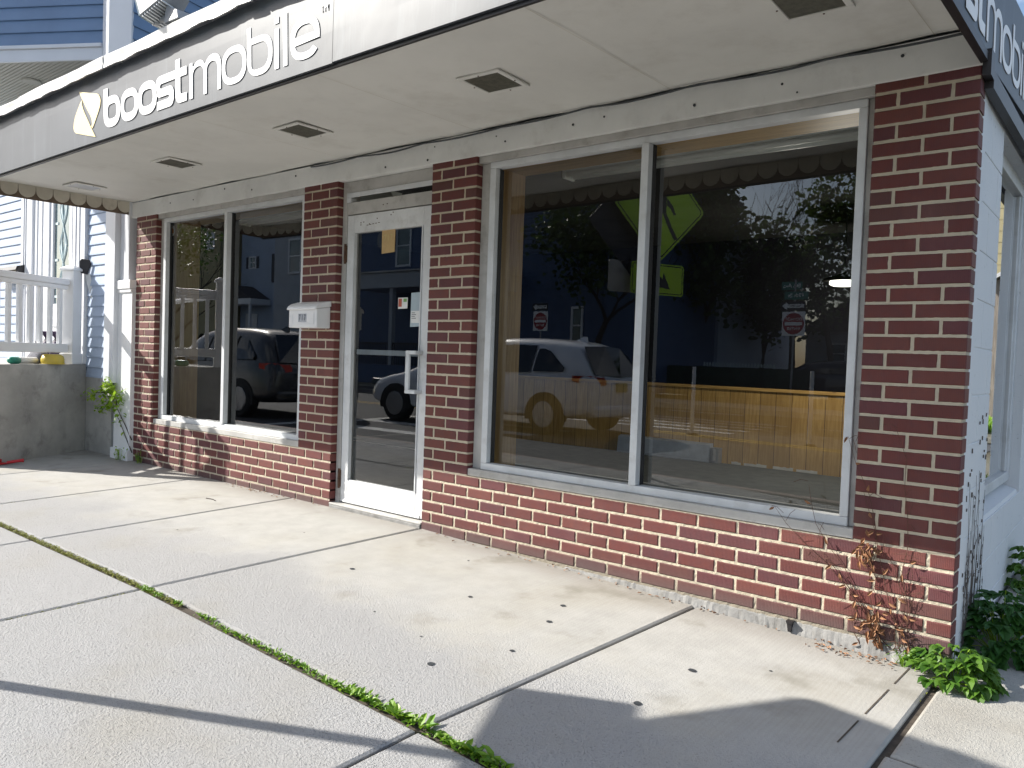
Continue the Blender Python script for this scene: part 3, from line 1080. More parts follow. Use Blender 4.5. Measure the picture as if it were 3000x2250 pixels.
# --- windows and door
def big_window(x0, x1, name, mul, tilt):
    root = MB()
    w = MB()
    # grey brake-metal pan and jamb covers, butted
    w.box(x0 + .001, x1 - .001, .002, .085, SILL + .002, SILL + .046)
    fr = w.build('window', 'aluminium_worn', shop, bevel=.003)
    w = MB()
    w.box(x0 + .001, x1 - .001, .014, .088, 2.305, LZ - .001)
    w.build('head_cover', 'aluminium_worn', fr, bevel=.003)
    for u0, u1 in ((x0 + .002, x0 + .078), (x1 - .033, x1 - .002)):
        j = MB()
        j.box(u0, u1, .046, .10, SILL + .047, 2.304)
        j.build('jamb_cover', 'aluminium_worn', fr, bevel=.003)
    i = MB()
    ix0, ix1 = x0 + .079, x1 - .034
    zb, zt = SILL + .047, 2.304
    i.box(ix0, ix1, .030, .094, zb, zb + .040)
    i.box(ix0, ix1, .030, .094, zt - .036, zt)
    i.box(ix0, ix0 + .046, .030, .094, zb + .041, zt - .037)
    i.box(ix1 - .036, ix1, .030, .094, zb + .041, zt - .037)
    i.build('frame_rail', 'aluminium', fr, bevel=.003)
    m = MB()
    m.box(mul - .021, mul + .021, .022, .089, zb + .041, zt - .037)
    m.build('mullion', 'aluminium', fr, bevel=.002)
    tl = math.tan(R_(tilt))
    for a, b in ((ix0 + .0465, mul - .0215), (mul + .0215, ix1 - .0365)):
        c = (a + b) / 2
        for u in (a, b - .004):
            gk = MB(); gk.box(u, u + .004, .066, .1, zb + .042, zt - .038); gk.build('gasket', 'dark_rubber', fr)
        g = MB()
        ya, yb = .090 + (a - c) * tl, .090 + (b - c) * tl
        g.quad((a, ya, zb + .041), (b, yb, zb + .041), (b, yb, zt - .037), (a, ya, zt - .037))
        g.build('pane', 'shop_glass', fr)
    return fr
winL = big_window(WL0, WL1, 'window', WL0 + 1.139, .9)
winR = big_window(WR0, WR1, 'window', WR0 + 1.139, -1.6)

def door():
    x0, x1 = XL1, XR0
    f = MB()
    f.box(x0 + .002, x0 + .048, .046, .16, .041, LZ - .002)
    f.box(x1 - .040, x1 - .002, .046, .16, .041, LZ - .002)
    f.box(x0 + .0485, x1 - .0405, .046, .16, 2.262, LZ - .002)
    f.box(x0 + .0485, x1 - .0405, .050, .16, 2.112, 2.196)
    f.box(x0 + .001, x1 - .001, -.010, .10, .0405, .052)
    fr = f.build('door_frame', 'aluminium_worn', shop, bevel=.003)
    hm = MB()
    hm.box(x0 + .0485, x1 - .0405, .040, .0455, 2.228, 2.262)
    hm.box(x0 + .0485, x0 + .095, .040, .09, 2.197, 2.2275)
    hm.build('transom_bead', 'aluminium', fr, bevel=.002)
    g = MB()
    g.quad((x0 + .05, .10, 2.195), (x1 - .04, .10, 2.195), (x1 - .04, .10, 2.262), (x0 + .05, .10, 2.262))
    g.build('transom_pane', 'shop_glass', fr)
    d = MB()
    a, b = x0 + .052, x1 - .044
    zb, zt = .060, 2.104
    d.box(a, a + .072, .052, .096, zb, zt)
    d.box(b - .075, b, .052, .096, zb, zt)
    d.box(a + .0725, b - .0755, .052, .096, zb, zb + .165)
    d.box(a + .0725, b - .0755, .052, .096, zt - .125, zt)
    dr = d.build('door', 'door_white', shop, bevel=.003)
    bd = MB()
    bd.box(a + .0725, a + .082, .046, .075, zb + .166, zt - .126)
    bd.box(b - .085, b - .0755, .046, .075, zb + .166, zt - .126)
    bd.build('glazing_bead', 'aluminium', dr)
    k = MB()
    k.box(a + .03, b - .03, .046, .0515, zb + .002, zb + .022)
    for i in range(9):
        xx = a + .06 + i * (b - a - .12) / 8
        k.lathe([(.004, -.003), (.004, .0)], (xx, .0455, zb + .03), 8, 'Y')
    k.build('kick_strip', 'door_white', dr)
    g = MB()
    g.quad((a + .07, .080, zb + .16), (b - .07, .080, zb + .16), (b - .07, .080, zt - .12), (a + .07, .080, zt - .12))
    g.build('door_pane', 'shop_glass', dr)
    p = MB()
    p.box(a + .075, b - .055, .100, .125, 1.122, 1.158)
    p.build('push_bar', 'aluminium', dr, bevel=.003)
    h = MB()
    hx = -.345
    h.box(hx - .017, hx + .017, -.020, -.002, .905, 1.135)
    h.box(hx - .020, hx + .075, -.018, .050, 1.1355, 1.160)
    h.box(hx - .020, hx + .075, -.018, .050, .880, .9045)
    h.build('door_handle', 'aluminium', dr, bevel=.004)
    hg = MB()
    for z in (1.835, .226):
        hg.tube([(a - .010, .044, z - .07), (a - .010, .044, z - .025), (a - .012, .043, z), (a - .010, .044, z + .07)], [.008, .0105, .0085, .009], 8)
        hg.box(a - .02, a + .004, .045, .0515, z - .06, z + .06)
    hg.build('hinge', 'rust', dr)
    sc_ = MB()
    for x, z in ((-.93, 2.045), (-.90, 2.048), (-.76, 2.062), (-.62, 2.075), (-.60, 2.09), (-.84, 2.03), (-.70, 2.15), (-.66, 2.152), (-.93, 2.03)):
        sc_.lathe([(.0045, -.002), (.0045, 0)], (x, .0515 if z < 2.1 else .0495, z), 7, 'Y')
    for i in range(5):
        sc_.box(-.87 + i * .03, -.852 + i * .03, .0505, .0518, 2.022 + .002 * i, 2.026 + .002 * i)
    sc_.build('screw_hole', 'rust', dr)
door()

def side_wall():
    # painted block side wall with a recessed window
    X1 = 2.830
    b = MB()
    def blk(y0, y1, z0, z1):
        b.box(X1 - .19, X1 + .0015 * (rng.random() - .5), y0 + .0025, y1 - .0025, z0 + .0025, z1 - .0025)
    rows = [(-.12, .03)] + [(.03 + .2032 * k, .03 + .2032 * (k + 1)) for k in range(12)]
    for k, (z0, z1) in enumerate(rows):
        z1 = min(z1, 2.47)
        off = .2 if k % 2 else 0.
        y = .20
        ys = [.20]
        yy = .20 + (.2 if k % 2 else .4)
        while yy < 8.0:
            ys.append(yy); yy += .4064
        ys.append(8.2)
        for a, c in zip(ys[:-1], ys[1:]):
            segs = [(a, c)]
            if z0 > .40 and z1 < 2.30:
                segs = []
                if a < .72:
                    segs.append((a, min(c, .72)))
                if c > 2.06:
                    segs.append((max(a, 2.06), c))
            for s0, s1 in segs:
                if s1 - s0 > .02:
                    blk(s0, s1, z0, z1)
    o = b.build('block_wall', 'painted_block', shop, bevel=.003)
    j = MB()
    j.box(X1 - .18, X1 - .0035, .2, .718, -.12, 2.46)
    j.box(X1 - .18, X1 - .0035, 2.062, 8.19, -.12, 2.46)
    j.box(X1 - .18, X1 - .0035, .7185, 2.0615, -.12, .42)
    j.box(X1 - .18, X1 - .0035, .7185, 2.0615, 2.285, 2.46)
    j.box(X1 - .19, X1 + .004, .086, .199, -.12, 2.40)
    j.build('block_joint', 'painted_block', o)
    w = MB()
    w.hexa([(2.66, .722, .422), (2.826, .722, .422), (2.826, 2.058, .422), (2.66, 2.058, .422), (2.66, .722, .50), (2.815, .722, .452), (2.815, 2.058, .452), (2.66, 2.058, .50)])
    w.build('window_sill', 'painted_block', o)
    f = MB()
    xa, xb = 2.70, 2.775
    f.box(xa, xb, .722, .775, .505, 2.282); f.box(xa, xb, 1.985, 2.058, .505, 2.282)
    f.box(xa, xb, .776, 1.984, .505, .56); f.box(xa, xb, .776, 1.984, 2.20, 2.282)
    f.box(xa + .02, xb - .012, 1.955, 1.9845, .561, 2.199)
    fr = f.build('side_window', 'aluminium', shop, bevel=.003)
    g = MB()
    g.quad((2.750, .775, .56), (2.750, 1.985, .56), (2.750, 1.985, 2.2), (2.750, .775, 2.2))
    g.build('pane', 'side_glass', fr)
side_wall()

def interior():
    r = MB()
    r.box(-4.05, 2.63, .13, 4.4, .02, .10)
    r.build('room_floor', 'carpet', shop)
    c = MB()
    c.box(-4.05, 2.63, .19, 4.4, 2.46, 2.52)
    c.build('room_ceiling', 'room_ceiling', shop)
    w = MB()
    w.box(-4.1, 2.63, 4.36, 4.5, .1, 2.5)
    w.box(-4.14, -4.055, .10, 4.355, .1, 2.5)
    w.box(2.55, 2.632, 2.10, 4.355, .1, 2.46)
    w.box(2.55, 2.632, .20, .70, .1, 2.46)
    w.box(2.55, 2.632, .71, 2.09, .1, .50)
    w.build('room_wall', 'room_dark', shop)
    p = MB()
    p.box(-3.6, 2.54, 4.30, 4.355, .10, .88)
    wc = p.build('wainscot', 'pine_panel', shop)
    q = MB()
    q.box(-3.6, 2.54, 4.275, 4.355, .881, .915)
    q.build('wainscot_cap', 'pine_header', wc, bevel=.006)
    t = MB()
    # plaster showing where the panelling stops short of the carpet
    for i in range(26):
        x = .05 + i * .034
        if i in (3, 11, 12, 19):
            continue
        t.box(x, x + .034, 4.295, 4.299, .102, .125 + .012 * rng.random())
    t.build('torn_edge', 'plaster_white', wc)
    # pine lined reveals behind each shop window
    for x0, x1 in ((WL0, WL1), (WR0, WR1)):
        h = MB()
        h.box(x0 + .03, x1 + .1, .152, .40, 2.30, 2.33)
        ho = h.build('pine_header', 'pine_header', shop)
        s = MB()
        s.box(x0 + .025, x0 + .055, .152, .40, .12, 2.299)
        s.build('pine_board', 'pine_board', ho)
        s = MB()
        s.box(x1 + .012, x1 + .04, .152, .30, .12, 2.299)
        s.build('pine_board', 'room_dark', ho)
    k = MB()
    k.box(-3.9, 2.5, 2.385, 2.415, .1005, .104)
    k.build('carpet_seam', 'plaster_white', shop)
    a = MB()
    a.box(-1.30, -.16, 4.20, 4.298, .10, .118)
    a.hexa([(-1.30, 4.205, .1185), (-.16, 4.205, .1185), (-.16, 4.298, .1185), (-1.30, 4.298, .1185), (-1.30, 4.225, .285), (-.16, 4.225, .285), (-.16, 4.298, .30), (-1.30, 4.298, .30)])
    b = thing('baseboard_heater', 'long pale grey baseboard heater at the foot of the pine wainscot', 'heater', None, (0, 0, 0))
    a.build('heater_body', 'heater', b, bevel=.006)
    e = MB()
    e.box(-.155, -.06, 4.21, 4.297, .101, .26); e.tube([(-.11, 4.2, .13), (-.11, 4.2, .25)], .02, 8)
    e.build('pipe_end', 'steel_grey', b)
    def fluor(name, label, x0, x1, y, z):
        b = thing(name, label, 'light fixture', 'fluorescent tubes inside the shop', ((x0 + x1) / 2, y, z))
        L = (x1 - x0) / 2
        h = MB()
        h.prism([(-.065, .055), (-.035, .0), (.035, .0), (.065, .055)], lambda u, v, d: (d, u, v), -L, L)
        h.build('housing', 'tube_white', b, bevel=.003)
        for yy in (-.042, .042):
            t = MB(); t.tube([(-L + .03, yy, -.022), (L - .03, yy, -.022)], .017, 10)
            t.build('tube', 'tube_white', b, smooth=True)
        e = MB()
        for s in (-1, 1):
            e.box(s * (L - .025) - .012, s * (L - .025) + .012, -.062, .062, -.045, -.001)
        e.build('lamp_holder', 'tube_white', b, bevel=.004)
    fluor('fluorescent_light', 'white twin tube light seen through the big right hand shop window', .28, 2.52, .80, 2.395)
    fluor('fluorescent_light', 'white tube light behind the shop window left of the letterbox', -3.62, -1.4, .80, 2.395)
    fluor('fluorescent_light', 'short tube light seen through the transom above the door', -1.75, -.95, 1.7, 2.395)
    p = thing('pendant_lamp', 'lit round pendant lamp behind the edge of the right window', 'lamp', None, (1.36, 3.4, 1.86))
    s = MB(); s.lathe([(.02, .10), (.05, .085), (.16, .045), (.165, .03)], (0, 0, 0), 24)
    s.build('lamp_shade', 'room_ceiling', p, smooth=True)
    s = MB(); s.lathe([(.115, .028), (.115, .0), (.09, -.012)], (0, 0, 0), 24)
    s.build('lamp_face', 'lamp_face', p, smooth=True)
    s = MB(); s.tube([(0, 0, .10), (0, 0, .60)], .006, 6)
    s.build('cord', 'ink', p)
    l = bpy.data.lights.new('pendant_light', 'POINT')
    l.energy = 24; l.color = (1, .94, .84); l.shadow_soft_size = .1
    o = bpy.data.objects.new('pendant_light', l); COL.objects.link(o); o.parent = p; o.location = (0, 0, -.10)
interior()

def soffit_lights():
    xs = [-3.85, -2.27, -.72, .825, 2.36]
    labs = ['square canopy light with a pale lens nearest the scalloped end', 'square dark canopy light above the left shop window',
            'square dark canopy light above the letterbox and door', 'square dark canopy light above the wide right window',
            'square dark canopy light nearest the corner sign, cut by the picture top']
    for i, (x, l) in enumerate(zip(xs, labs)):
        t = thing('canopy_light', l, 'light fixture', 'square lights in the canopy ceiling', (x, -.60, 2.5))
        t.rotation_euler = (0, 0, R_((1.5, 2, -1, 3, 1)[i]))
        f = MB()
        a, c = .132, .105
        for (x0, x1, y0, y1) in ((-a, a, -a, -c + .0), (-a, a, c, a), (-a, -c, -c + .0005, c - .0005), (c, a, -c + .0005, c - .0005)):
            f.box(x0, x1, y0, y1, -.014, -.004)
        f.build('frame', 'soffit', t, bevel=.003)
        g = MB()
        g.box(-c + .001, c - .001, -c + .001, c - .001, -.010, -.005)
        g.build('lens', 'lens_pale' if i == 0 else 'grille', t)
        s = MB()
        for sx, sy in ((-.118, 0), (.118, .02), (0, -.118), (.02, .118)):
            s.lathe([(.004, -.0025), (.004, 0)], (sx, sy, -.014), 8)
        s.build('screw', 'rust', t)
soffit_lights()

def floodlight():
    t = thing('floodlight', 'grey finned floodlight clamped on the canopy edge above the sign', 'floodlight', None, (-.80, -1.40, 2.86))
    br = MB()
    br.hexa([(.02, -.06, .0), (.17, -.06, -.005), (.17, .03, -.005), (.02, .03, .0), (.02, -.05, .10), (.14, -.05, .05), (.14, .03, .05), (.02, .03, .10)])
    br.build('bracket', 'steel_grey', t, bevel=.004)
    k = MB()
    k.tube([(.03, -.02, .03), (-.08, -.03, .055)], [.022, .016], 10)
    k.lathe([(.0, -.0), (.022, .004), (.022, .028), (.012, .034)], (-.1, -.06, .04), 12, 'Y')
    k.build('knuckle', 'steel_grey', t, smooth=False)
    h = MB()
    m = Matrix.Translation((-.06, -.035, .155)) @ Matrix.Rotation(R_(-28), 4, 'Y') @ Matrix.Rotation(R_(16), 4, 'Z')
    fn = lambda u, v, d: tuple(m @ Vector((u, d, v)))
    h.prism([(-.105, -.085), (.06, -.085), (.12, -.05), (.12, .06), (.06, .095), (-.105, .095)], fn, -.075, .075)
    hd = h.build('lamp_head', 'steel_grey', t, bevel=.006)
    f = MB()
    for i in range(9):
        u = -.095 + i * .018
        f.prism([(u, -.096), (u + .006, -.096), (u + .006, -.0855), (u, -.0855)], fn, -.07, .07)
    f.build('cooling_fin', 'aluminium', hd)
    g = MB()
    g.prism([(-.118, -.075), (-.106, -.075), (-.106, .085), (-.118, .085)], fn, -.068, .068)
    g.build('lamp_glass', 'house_glass', hd)
floodlight()

def letterbox():
    t = thing('letterbox', 'white wall letterbox numbered 717 on the brick pier beside the door', 'letterbox', None, (-1.335, 0, 1.30))
    b = MB()
    b.prism([(-.005, .0), (-.125, .0), (-.125, .135), (-.005, .155)], lambda u, v, d: (d, u, v), -.165, .165)
    bo = b.build('box', 'vinyl_white', t, bevel=.006)
    l = MB()
    l.prism([(-.004, .158), (-.100, .158), (-.135, .148), (-.142, .128), (-.136, .126), (-.128, .139), (-.128, .145), (-.004, .205)][:0] or
            [(-.004, .1565), (-.128, .1375), (-.128, .130), (-.137, .126), (-.142, .134), (-.134, .152), (-.105, .172), (-.05, .188), (-.004, .196)],
            lambda u, v, d: (d, u, v), -.172, .172)
    l.build('lid', 'vinyl_white', t, bevel=.004)
    e = MB()
    for (x0, x1, z0, z1) in ((-.125, .135, .022, .029), (-.125, -.118, .0295, .105), (.128, .135, .0295, .105)):
        e.box(x0, x1, -.1285, -.1252, z0, z1)
    e.build('raised_border', 'vinyl_white', bo, bevel=.0015)
    n = MB()
    n.box(-.048, .048, -.1268, -.1252, .040, .100)
    n.build('number_backing', 'number_backing', bo)
    text('number', '7 1 7', .062, (0, -.1275, .070), (R_(90), 0, 0), 'ink', bo, .0006, sx=.62)
letterbox()

def notices():
    t = thing('oval_sticker', 'white oval sticker with an orange drop on the left window glass', 'sticker', None, (-3.632, .0885, 2.195))
    a = MB()
    a.prism([(.026 * math.cos(k * math.pi / 12), .048 * math.sin(k * math.pi / 12)) for k in range(24)], lambda u, v, d: (u, d, v), -.001, .0)
    a.build('oval_backing', 'paper_white', t)
    a = MB()
    a.prism([(0, .026), (.011, .008), (.012, -.012), (.006, -.022), (-.006, -.022), (-.012, -.012), (-.011, .008)], lambda u, v, d: (u, d, v), -.002, -.0012)
    a.build('orange_drop', 'orange_ink', t)
    t = thing('cardboard_notice', 'tan cardboard notice marked 717 taped high on the door glass', 'notice', None, (-.668, .0755, 1.905))
    a = MB()
    a.prism([(-.066, .075), (.066, .082), (.064, -.078), (-.064, -.084)], lambda u, v, d: (u, d, v), .0, .003)
    a.build('card', 'cardboard', t)
    text('number', '717', .062, (0, -.0012, .02), (R_(90), 0, R_(0)), 'plate_tan', t, .0003)
    t = thing('card_sticker', 'small white card with a red figure and a green corner on the door glass', 'sticker', None, (-.508, .0785, 1.478))
    a = MB(); a.prism([(-.045, .037), (.048, .037), (.046, -.036), (-.044, -.038)], lambda u, v, d: (u, d, v), -.001, .0)
    a.build('card', 'paper_white', t)
    a = MB(); a.box(-.040, -.008, -.0022, -.0014, -.024, .030); a.build('red_figure', 'red_ink', t)
    a = MB(); a.box(.008, .040, -.0022, -.0014, .008, .03); a.build('green_corner', 'green_ink', t)
    t = thing('hours_card', 'pale blue hanging card with a white lower half by the door handle edge', 'notice', None, (-.380, .0785, 1.43))
    a = MB(); a.prism([(-.046, .115), (.050, .118), (.047, -.108), (-.050, -.112)], lambda u, v, d: (u, d, v), -.001, .0)
    a.build('card', 'paper_blue', t)
    a = MB(); a.box(-.042, .042, -.0024, -.0014, -.085, -.005); a.build('white_slip', 'paper_white', t)
    a = MB()
    for i in range(4):
        a.box(-.036, -.036 + .03 + .012 * (i % 2), -.0034, -.0026, -.020 - .012 * i, -.0165 - .012 * i)
    a.build('print_line', 'ink', t)
notices()

# ------------------------------------------------------------------ neighbouring house
def siding(mb, p0, p1, z0, z1, h=.105, lap=.016):
    """clapboards between plan points p0 -> p1 (outer side on the right of the direction)"""
    a, b = Vector((p0[0], p0[1], 0)), Vector((p1[0], p1[1], 0))
    d = (b - a).normalized()
    n = Vector((d.y, -d.x, 0))
    z = z0
    while z < z1 - .01:
        zt = min(z + h, z1)
        o1, o0 = n * lap, n * .003
        q = [a + o1 + Vector((0, 0, z)), b + o1 + Vector((0, 0, z)), b + o1 + Vector((0, 0, z + .014)), a + o1 + Vector((0, 0, z + .014)),
             b + o0 + Vector((0, 0, zt)), a + o0 + Vector((0, 0, zt)), a + Vector((0, 0, z)), b + Vector((0, 0, z))]
        mb.add(q, [(0, 1, 2, 3), (3, 2, 4, 5), (6, 7, 1, 0)])
        z = zt

def blue_house():
    h = thing('blue_house', 'pale blue clapboard house with white corner boards beside the shop', 'house')
    w = MB()
    siding(w, (-10.5, 0), (-6.955, 0), .915, 3.9)
    siding(w, (-5.195, 0), (-4.63, 0), .78, 3.9)
    wo = w.build('clapboard_wall', 'house_blue', h)
    u = MB()
    siding(u, (-6.86, -1.44), (-4.60, -.14), 4.04, 7.5, .125)
    siding(u, (-4.21, -.06), (-4.90, 2.85), 3.9, 7.5, .125)
    u.build('upper_wall', 'house_blue_shaded', h)
    k = MB()
    k.prism([(-10.5, .02), (-4.3, .02), (-4.95, 2.9), (-10.5, 2.9)], lambda a, b, d: (a, b, d), .03, 7.5)
    k.prism([(-6.84, -1.38), (-4.58, -.09), (-4.25, -.03), (-4.3, .019), (-7.4, .019)], lambda a, b, d: (a, b, d), 3.93, 7.5)
    k.build('wall_core', 'house_blue_shaded', wo)
    b = MB()
    b.prism([(-4.605, -.155), (-4.40, -.19), (-4.175, -.075), (-4.22, -.03), (-4.42, -.11), (-4.58, -.10)], lambda a, c, d: (a, c, d), 3.88, 7.5)
    b.box(-4.63, -4.42, -.085, .0, .752, 3.88)
    b.box(-4.419, -4.232, -.035, .05, .752, 3.88)
    b.box(-4.632, -4.61, -.03, -.0, .752, 3.8)
    b.build('corner_board', 'house_trim', h, bevel=.005)
    t = MB()
    d = Vector((-6.86, -1.44, 0)) - Vector((-4.60, -.14, 0)); d.normalize(); n = Vector((d.y, -d.x, 0)) * -1
    for z0, z1, o in ((3.88, 4.00, .022), (4.0, 4.035, .04)):
        p0, p1 = Vector((-4.605, -.142, 0)), Vector((-6.86, -1.44, 0))
        nn = Vector((-d.y, d.x, 0)) * -1
        nn = nn if nn.y < 0 else -nn
        q = [p0, p1, p1 + nn * o, p0 + nn * o]
        t.hexa([(v.x, v.y, z0) for v in q] + [(v.x, v.y, z1) for v in q])
    # casings round the porch door and its sidelight
    for x0, x1, y in ((-6.95, -6.62, -.045), (-6.20, -6.115, -.05), (-6.115, -6.045, -.035), (-5.575, -5.50, -.05), (-5.50, -5.20, -.045)):
        t.box(x0 + .001, x1 - .001, y, .0, .915, 3.6)
    for x in (-6.86, -6.80, -5.42, -5.33):
        t.box(x, x + .012, -.054, -.0455, .93, 3.5)
    t.box(-6.044, -5.576, -.04, 0, .915, 1.55)
    t.box(-5.99, -5.63, -.052, -.0405, 1.0, 1.25)
    t.box(-5.99, -5.63, -.052, -.0405, 1.30, 1.5)
    t.build('trim', 'house_trim', h, bevel=.004)
    dd = MB()
    dd.box(-6.619, -6.201, -.02, 0, .93, 3.2)
    for x in (-6.56, -6.42, -6.30):
        dd.box(x, x + .05, -.03, -.0205, 1.0, 3.1)
    dd.build('door', 'house_trim', h, bevel=.003)
    s = MB()
    s.box(-6.044, -5.576, -.012, -.004, 1.55, 3.4)
    so = s.build('sidelight_pane', 'house_glass', h)
    # leaded leaf pattern in the sidelight
    l = MB()
    for i in range(5):
        z = 1.60 + i * .40
        for sx in (-1, 1):
            for q in range(2):
                pts = []
                for k in range(9):
                    a = k / 8
                    pts.append((-5.81 + sx * (.085 * math.sin(math.pi * a)) * (1 if q == 0 else .45), -.016, z + a * .36 + (.04 if q else 0)))
                l.tube(pts, .008, 5)
            l.prism([(-5.81 + sx * .02, z + .05), (-5.81 + sx * .075, z + .16), (-5.81 + sx * .03, z + .30)], lambda a, b, d_: (a, d_, b), -.018, -.013)
        for x in (-6.02, -5.66):
            l.box(x, x + .07, -.019, -.013, z + .02, z + .045)
    l.build('leading', 'curtain', so)
    c = MB()
    c.prism([(-4.62, -.12), (-6.83, -1.39), (-7.4, -.02), (-4.5, -.02)], lambda a, b, d_: (a, b, d_), 3.90, 3.925)
    for i in range(33):
        y = -1.3 + .038 * i
        xr = -4.70 + (y + .13) / .5 * .87 if y < -.13 else -4.70
        c.box(-7.3 - (y + .02) * .3 if y > -1.3 else -6.9, min(xr, -4.70), y, y + .006, 3.893, 3.8995)
    c.build('porch_ceiling', 'beadboard', h)
    cl = MB()
    cl.lathe([(.09, 0), (.10, .012)], (-5.95, -.30, 3.880), 20)
    cl.build('ceiling_light', 'beadboard', h)
    f = MB()
    f.box(-5.19, -4.60, -.012, .1, -.05, .779)
    f.prism([(-4.56, -.004), (-4.43, -.012), (-4.26, .05), (-4.26, .1), (-4.56, .1)], lambda a, b, d_: (a, b, d_), -.05, .751)
    f.build('foundation', 'concrete_stoop', h)
blue_house()

SA, SB = Vector((-5.20, -.01, 0)), Vector((-4.586, -1.112, 0))
SD = (SB - SA).normalized()
SN = Vector((SD.y, -SD.x, 0))             # points to the porch interior (left)
if SN.x > 0:
    SN = -SN
def stoop():
    t = thing('concrete_stoop', 'rough grey concrete stoop under the white railing of the blue house', 'stoop')
    b = MB()
    n = 14
    def prof(a, c, top, y0=0., jit=.006):
        vs = []
        for j in range(6):
            for i in range(n + 1):
                p = a + (c - a) * i / n
                o = SN * (-(jit * (rng.random() - .5)))
                vs.append((p.x + o.x, p.y + o.y, -.06 + (top + .06) * j / 5))
        return vs
    vs = prof(SA, SB, .905)
    b.add(vs, [(j * (n + 1) + i, j * (n + 1) + i + 1, (j + 1) * (n + 1) + i + 1, (j + 1) * (n + 1) + i) for j in range(5) for i in range(n)])
    out = [(SA.x, SA.y), (SB.x, SB.y), (-8.2, -2.1), (-8.2, -.01)]
    inner = [(SA.x - .012, SA.y - .0), (SB.x - .012, SB.y), (-8.2, -2.1), (-8.2, -.01)]
    b.prism(inner, lambda u, v, d: (u, v, d), -.06, .89)
    b.prism(out, lambda u, v, d: (u, v, d), .885, .912)
    b.build('stoop_block', 'concrete_stoop', t)
stoop()

def railing():
    t = thing('porch_railing', 'white vinyl porch railing with square newel posts along the concrete stoop', 'railing', None, (SA.x, SA.y, .912))
    rz = math.atan2(SD.y, SD.x)
    org = Vector((SA.x, SA.y, .912))
    def loc(s, off, z):
        p = SA + SD * s + SN * off
        return (p.x - org.x, p.y - org.y, z)
    def bar(mb, s0, s1, w, z0, z1, off=.085):
        p = [loc(s0, off - w / 2, 0), loc(s1, off - w / 2, 0), loc(s1, off + w / 2, 0), loc(s0, off + w / 2, 0)]
        mb.hexa([(q[0], q[1], z0) for q in p] + [(q[0], q[1], z1) for q in p])
    a, b = MB(), MB()
    bar(a, .19, 1.15, .075, .80, .862); bar(a, .19, 1.15, .05, .755, .7995)
    bar(b, .19, 1.15, .06, .115, .205)
    a.build('top_rail', 'vinyl_white', t, bevel=.008)
    b.build('bottom_rail', 'vinyl_white', t, bevel=.006)
    for k in range(7):
        c = MB(); s = .285 + .128 * k
        bar(c, s - .020, s + .020, .038, .2055, .7545)
        c.build('baluster', 'vinyl_white', t, bevel=.004)
    for s in (.115, 1.205):
        c = MB(); bar(c, s - .065, s + .065, .13, 0, .955)
        p = c.build('newel_post', 'vinyl_white', t, bevel=.005)
        c = MB(); bar(c, s - .075, s + .075, .15, .0, .11)
        c.build('post_skirt', 'vinyl_white', p, bevel=.005)
        c = MB(); bar(c, s - .085, s + .085, .17, .9555, .975)
        q = [loc(s - .085, .0, 0), loc(s + .085, .0, 0), loc(s + .085, .17, 0), loc(s - .085, .17, 0)]
        r = [loc(s - .04, .045, 0), loc(s + .04, .045, 0), loc(s + .04, .125, 0), loc(s - .04, .125, 0)]
        c.hexa([(v[0], v[1], .9752) for v in q] + [(v[0], v[1], 1.005) for v in r])
        c.build('post_cap', 'vinyl_white', p, bevel=.004)
    # return along the front of the stoop
    c = MB()
    P0 = SA + SD * 1.205 + SN * .085 - org; P1 = Vector((-8.0, -2.0, .912)) - org
    P0.z = P1.z = 0
    for z in (.14, .81):
        c.tube([P0 + Vector((0, 0, z)), P1 + Vector((0, 0, z))], .035, 4)
    c.build('front_rail', 'vinyl_white', t)
railing()

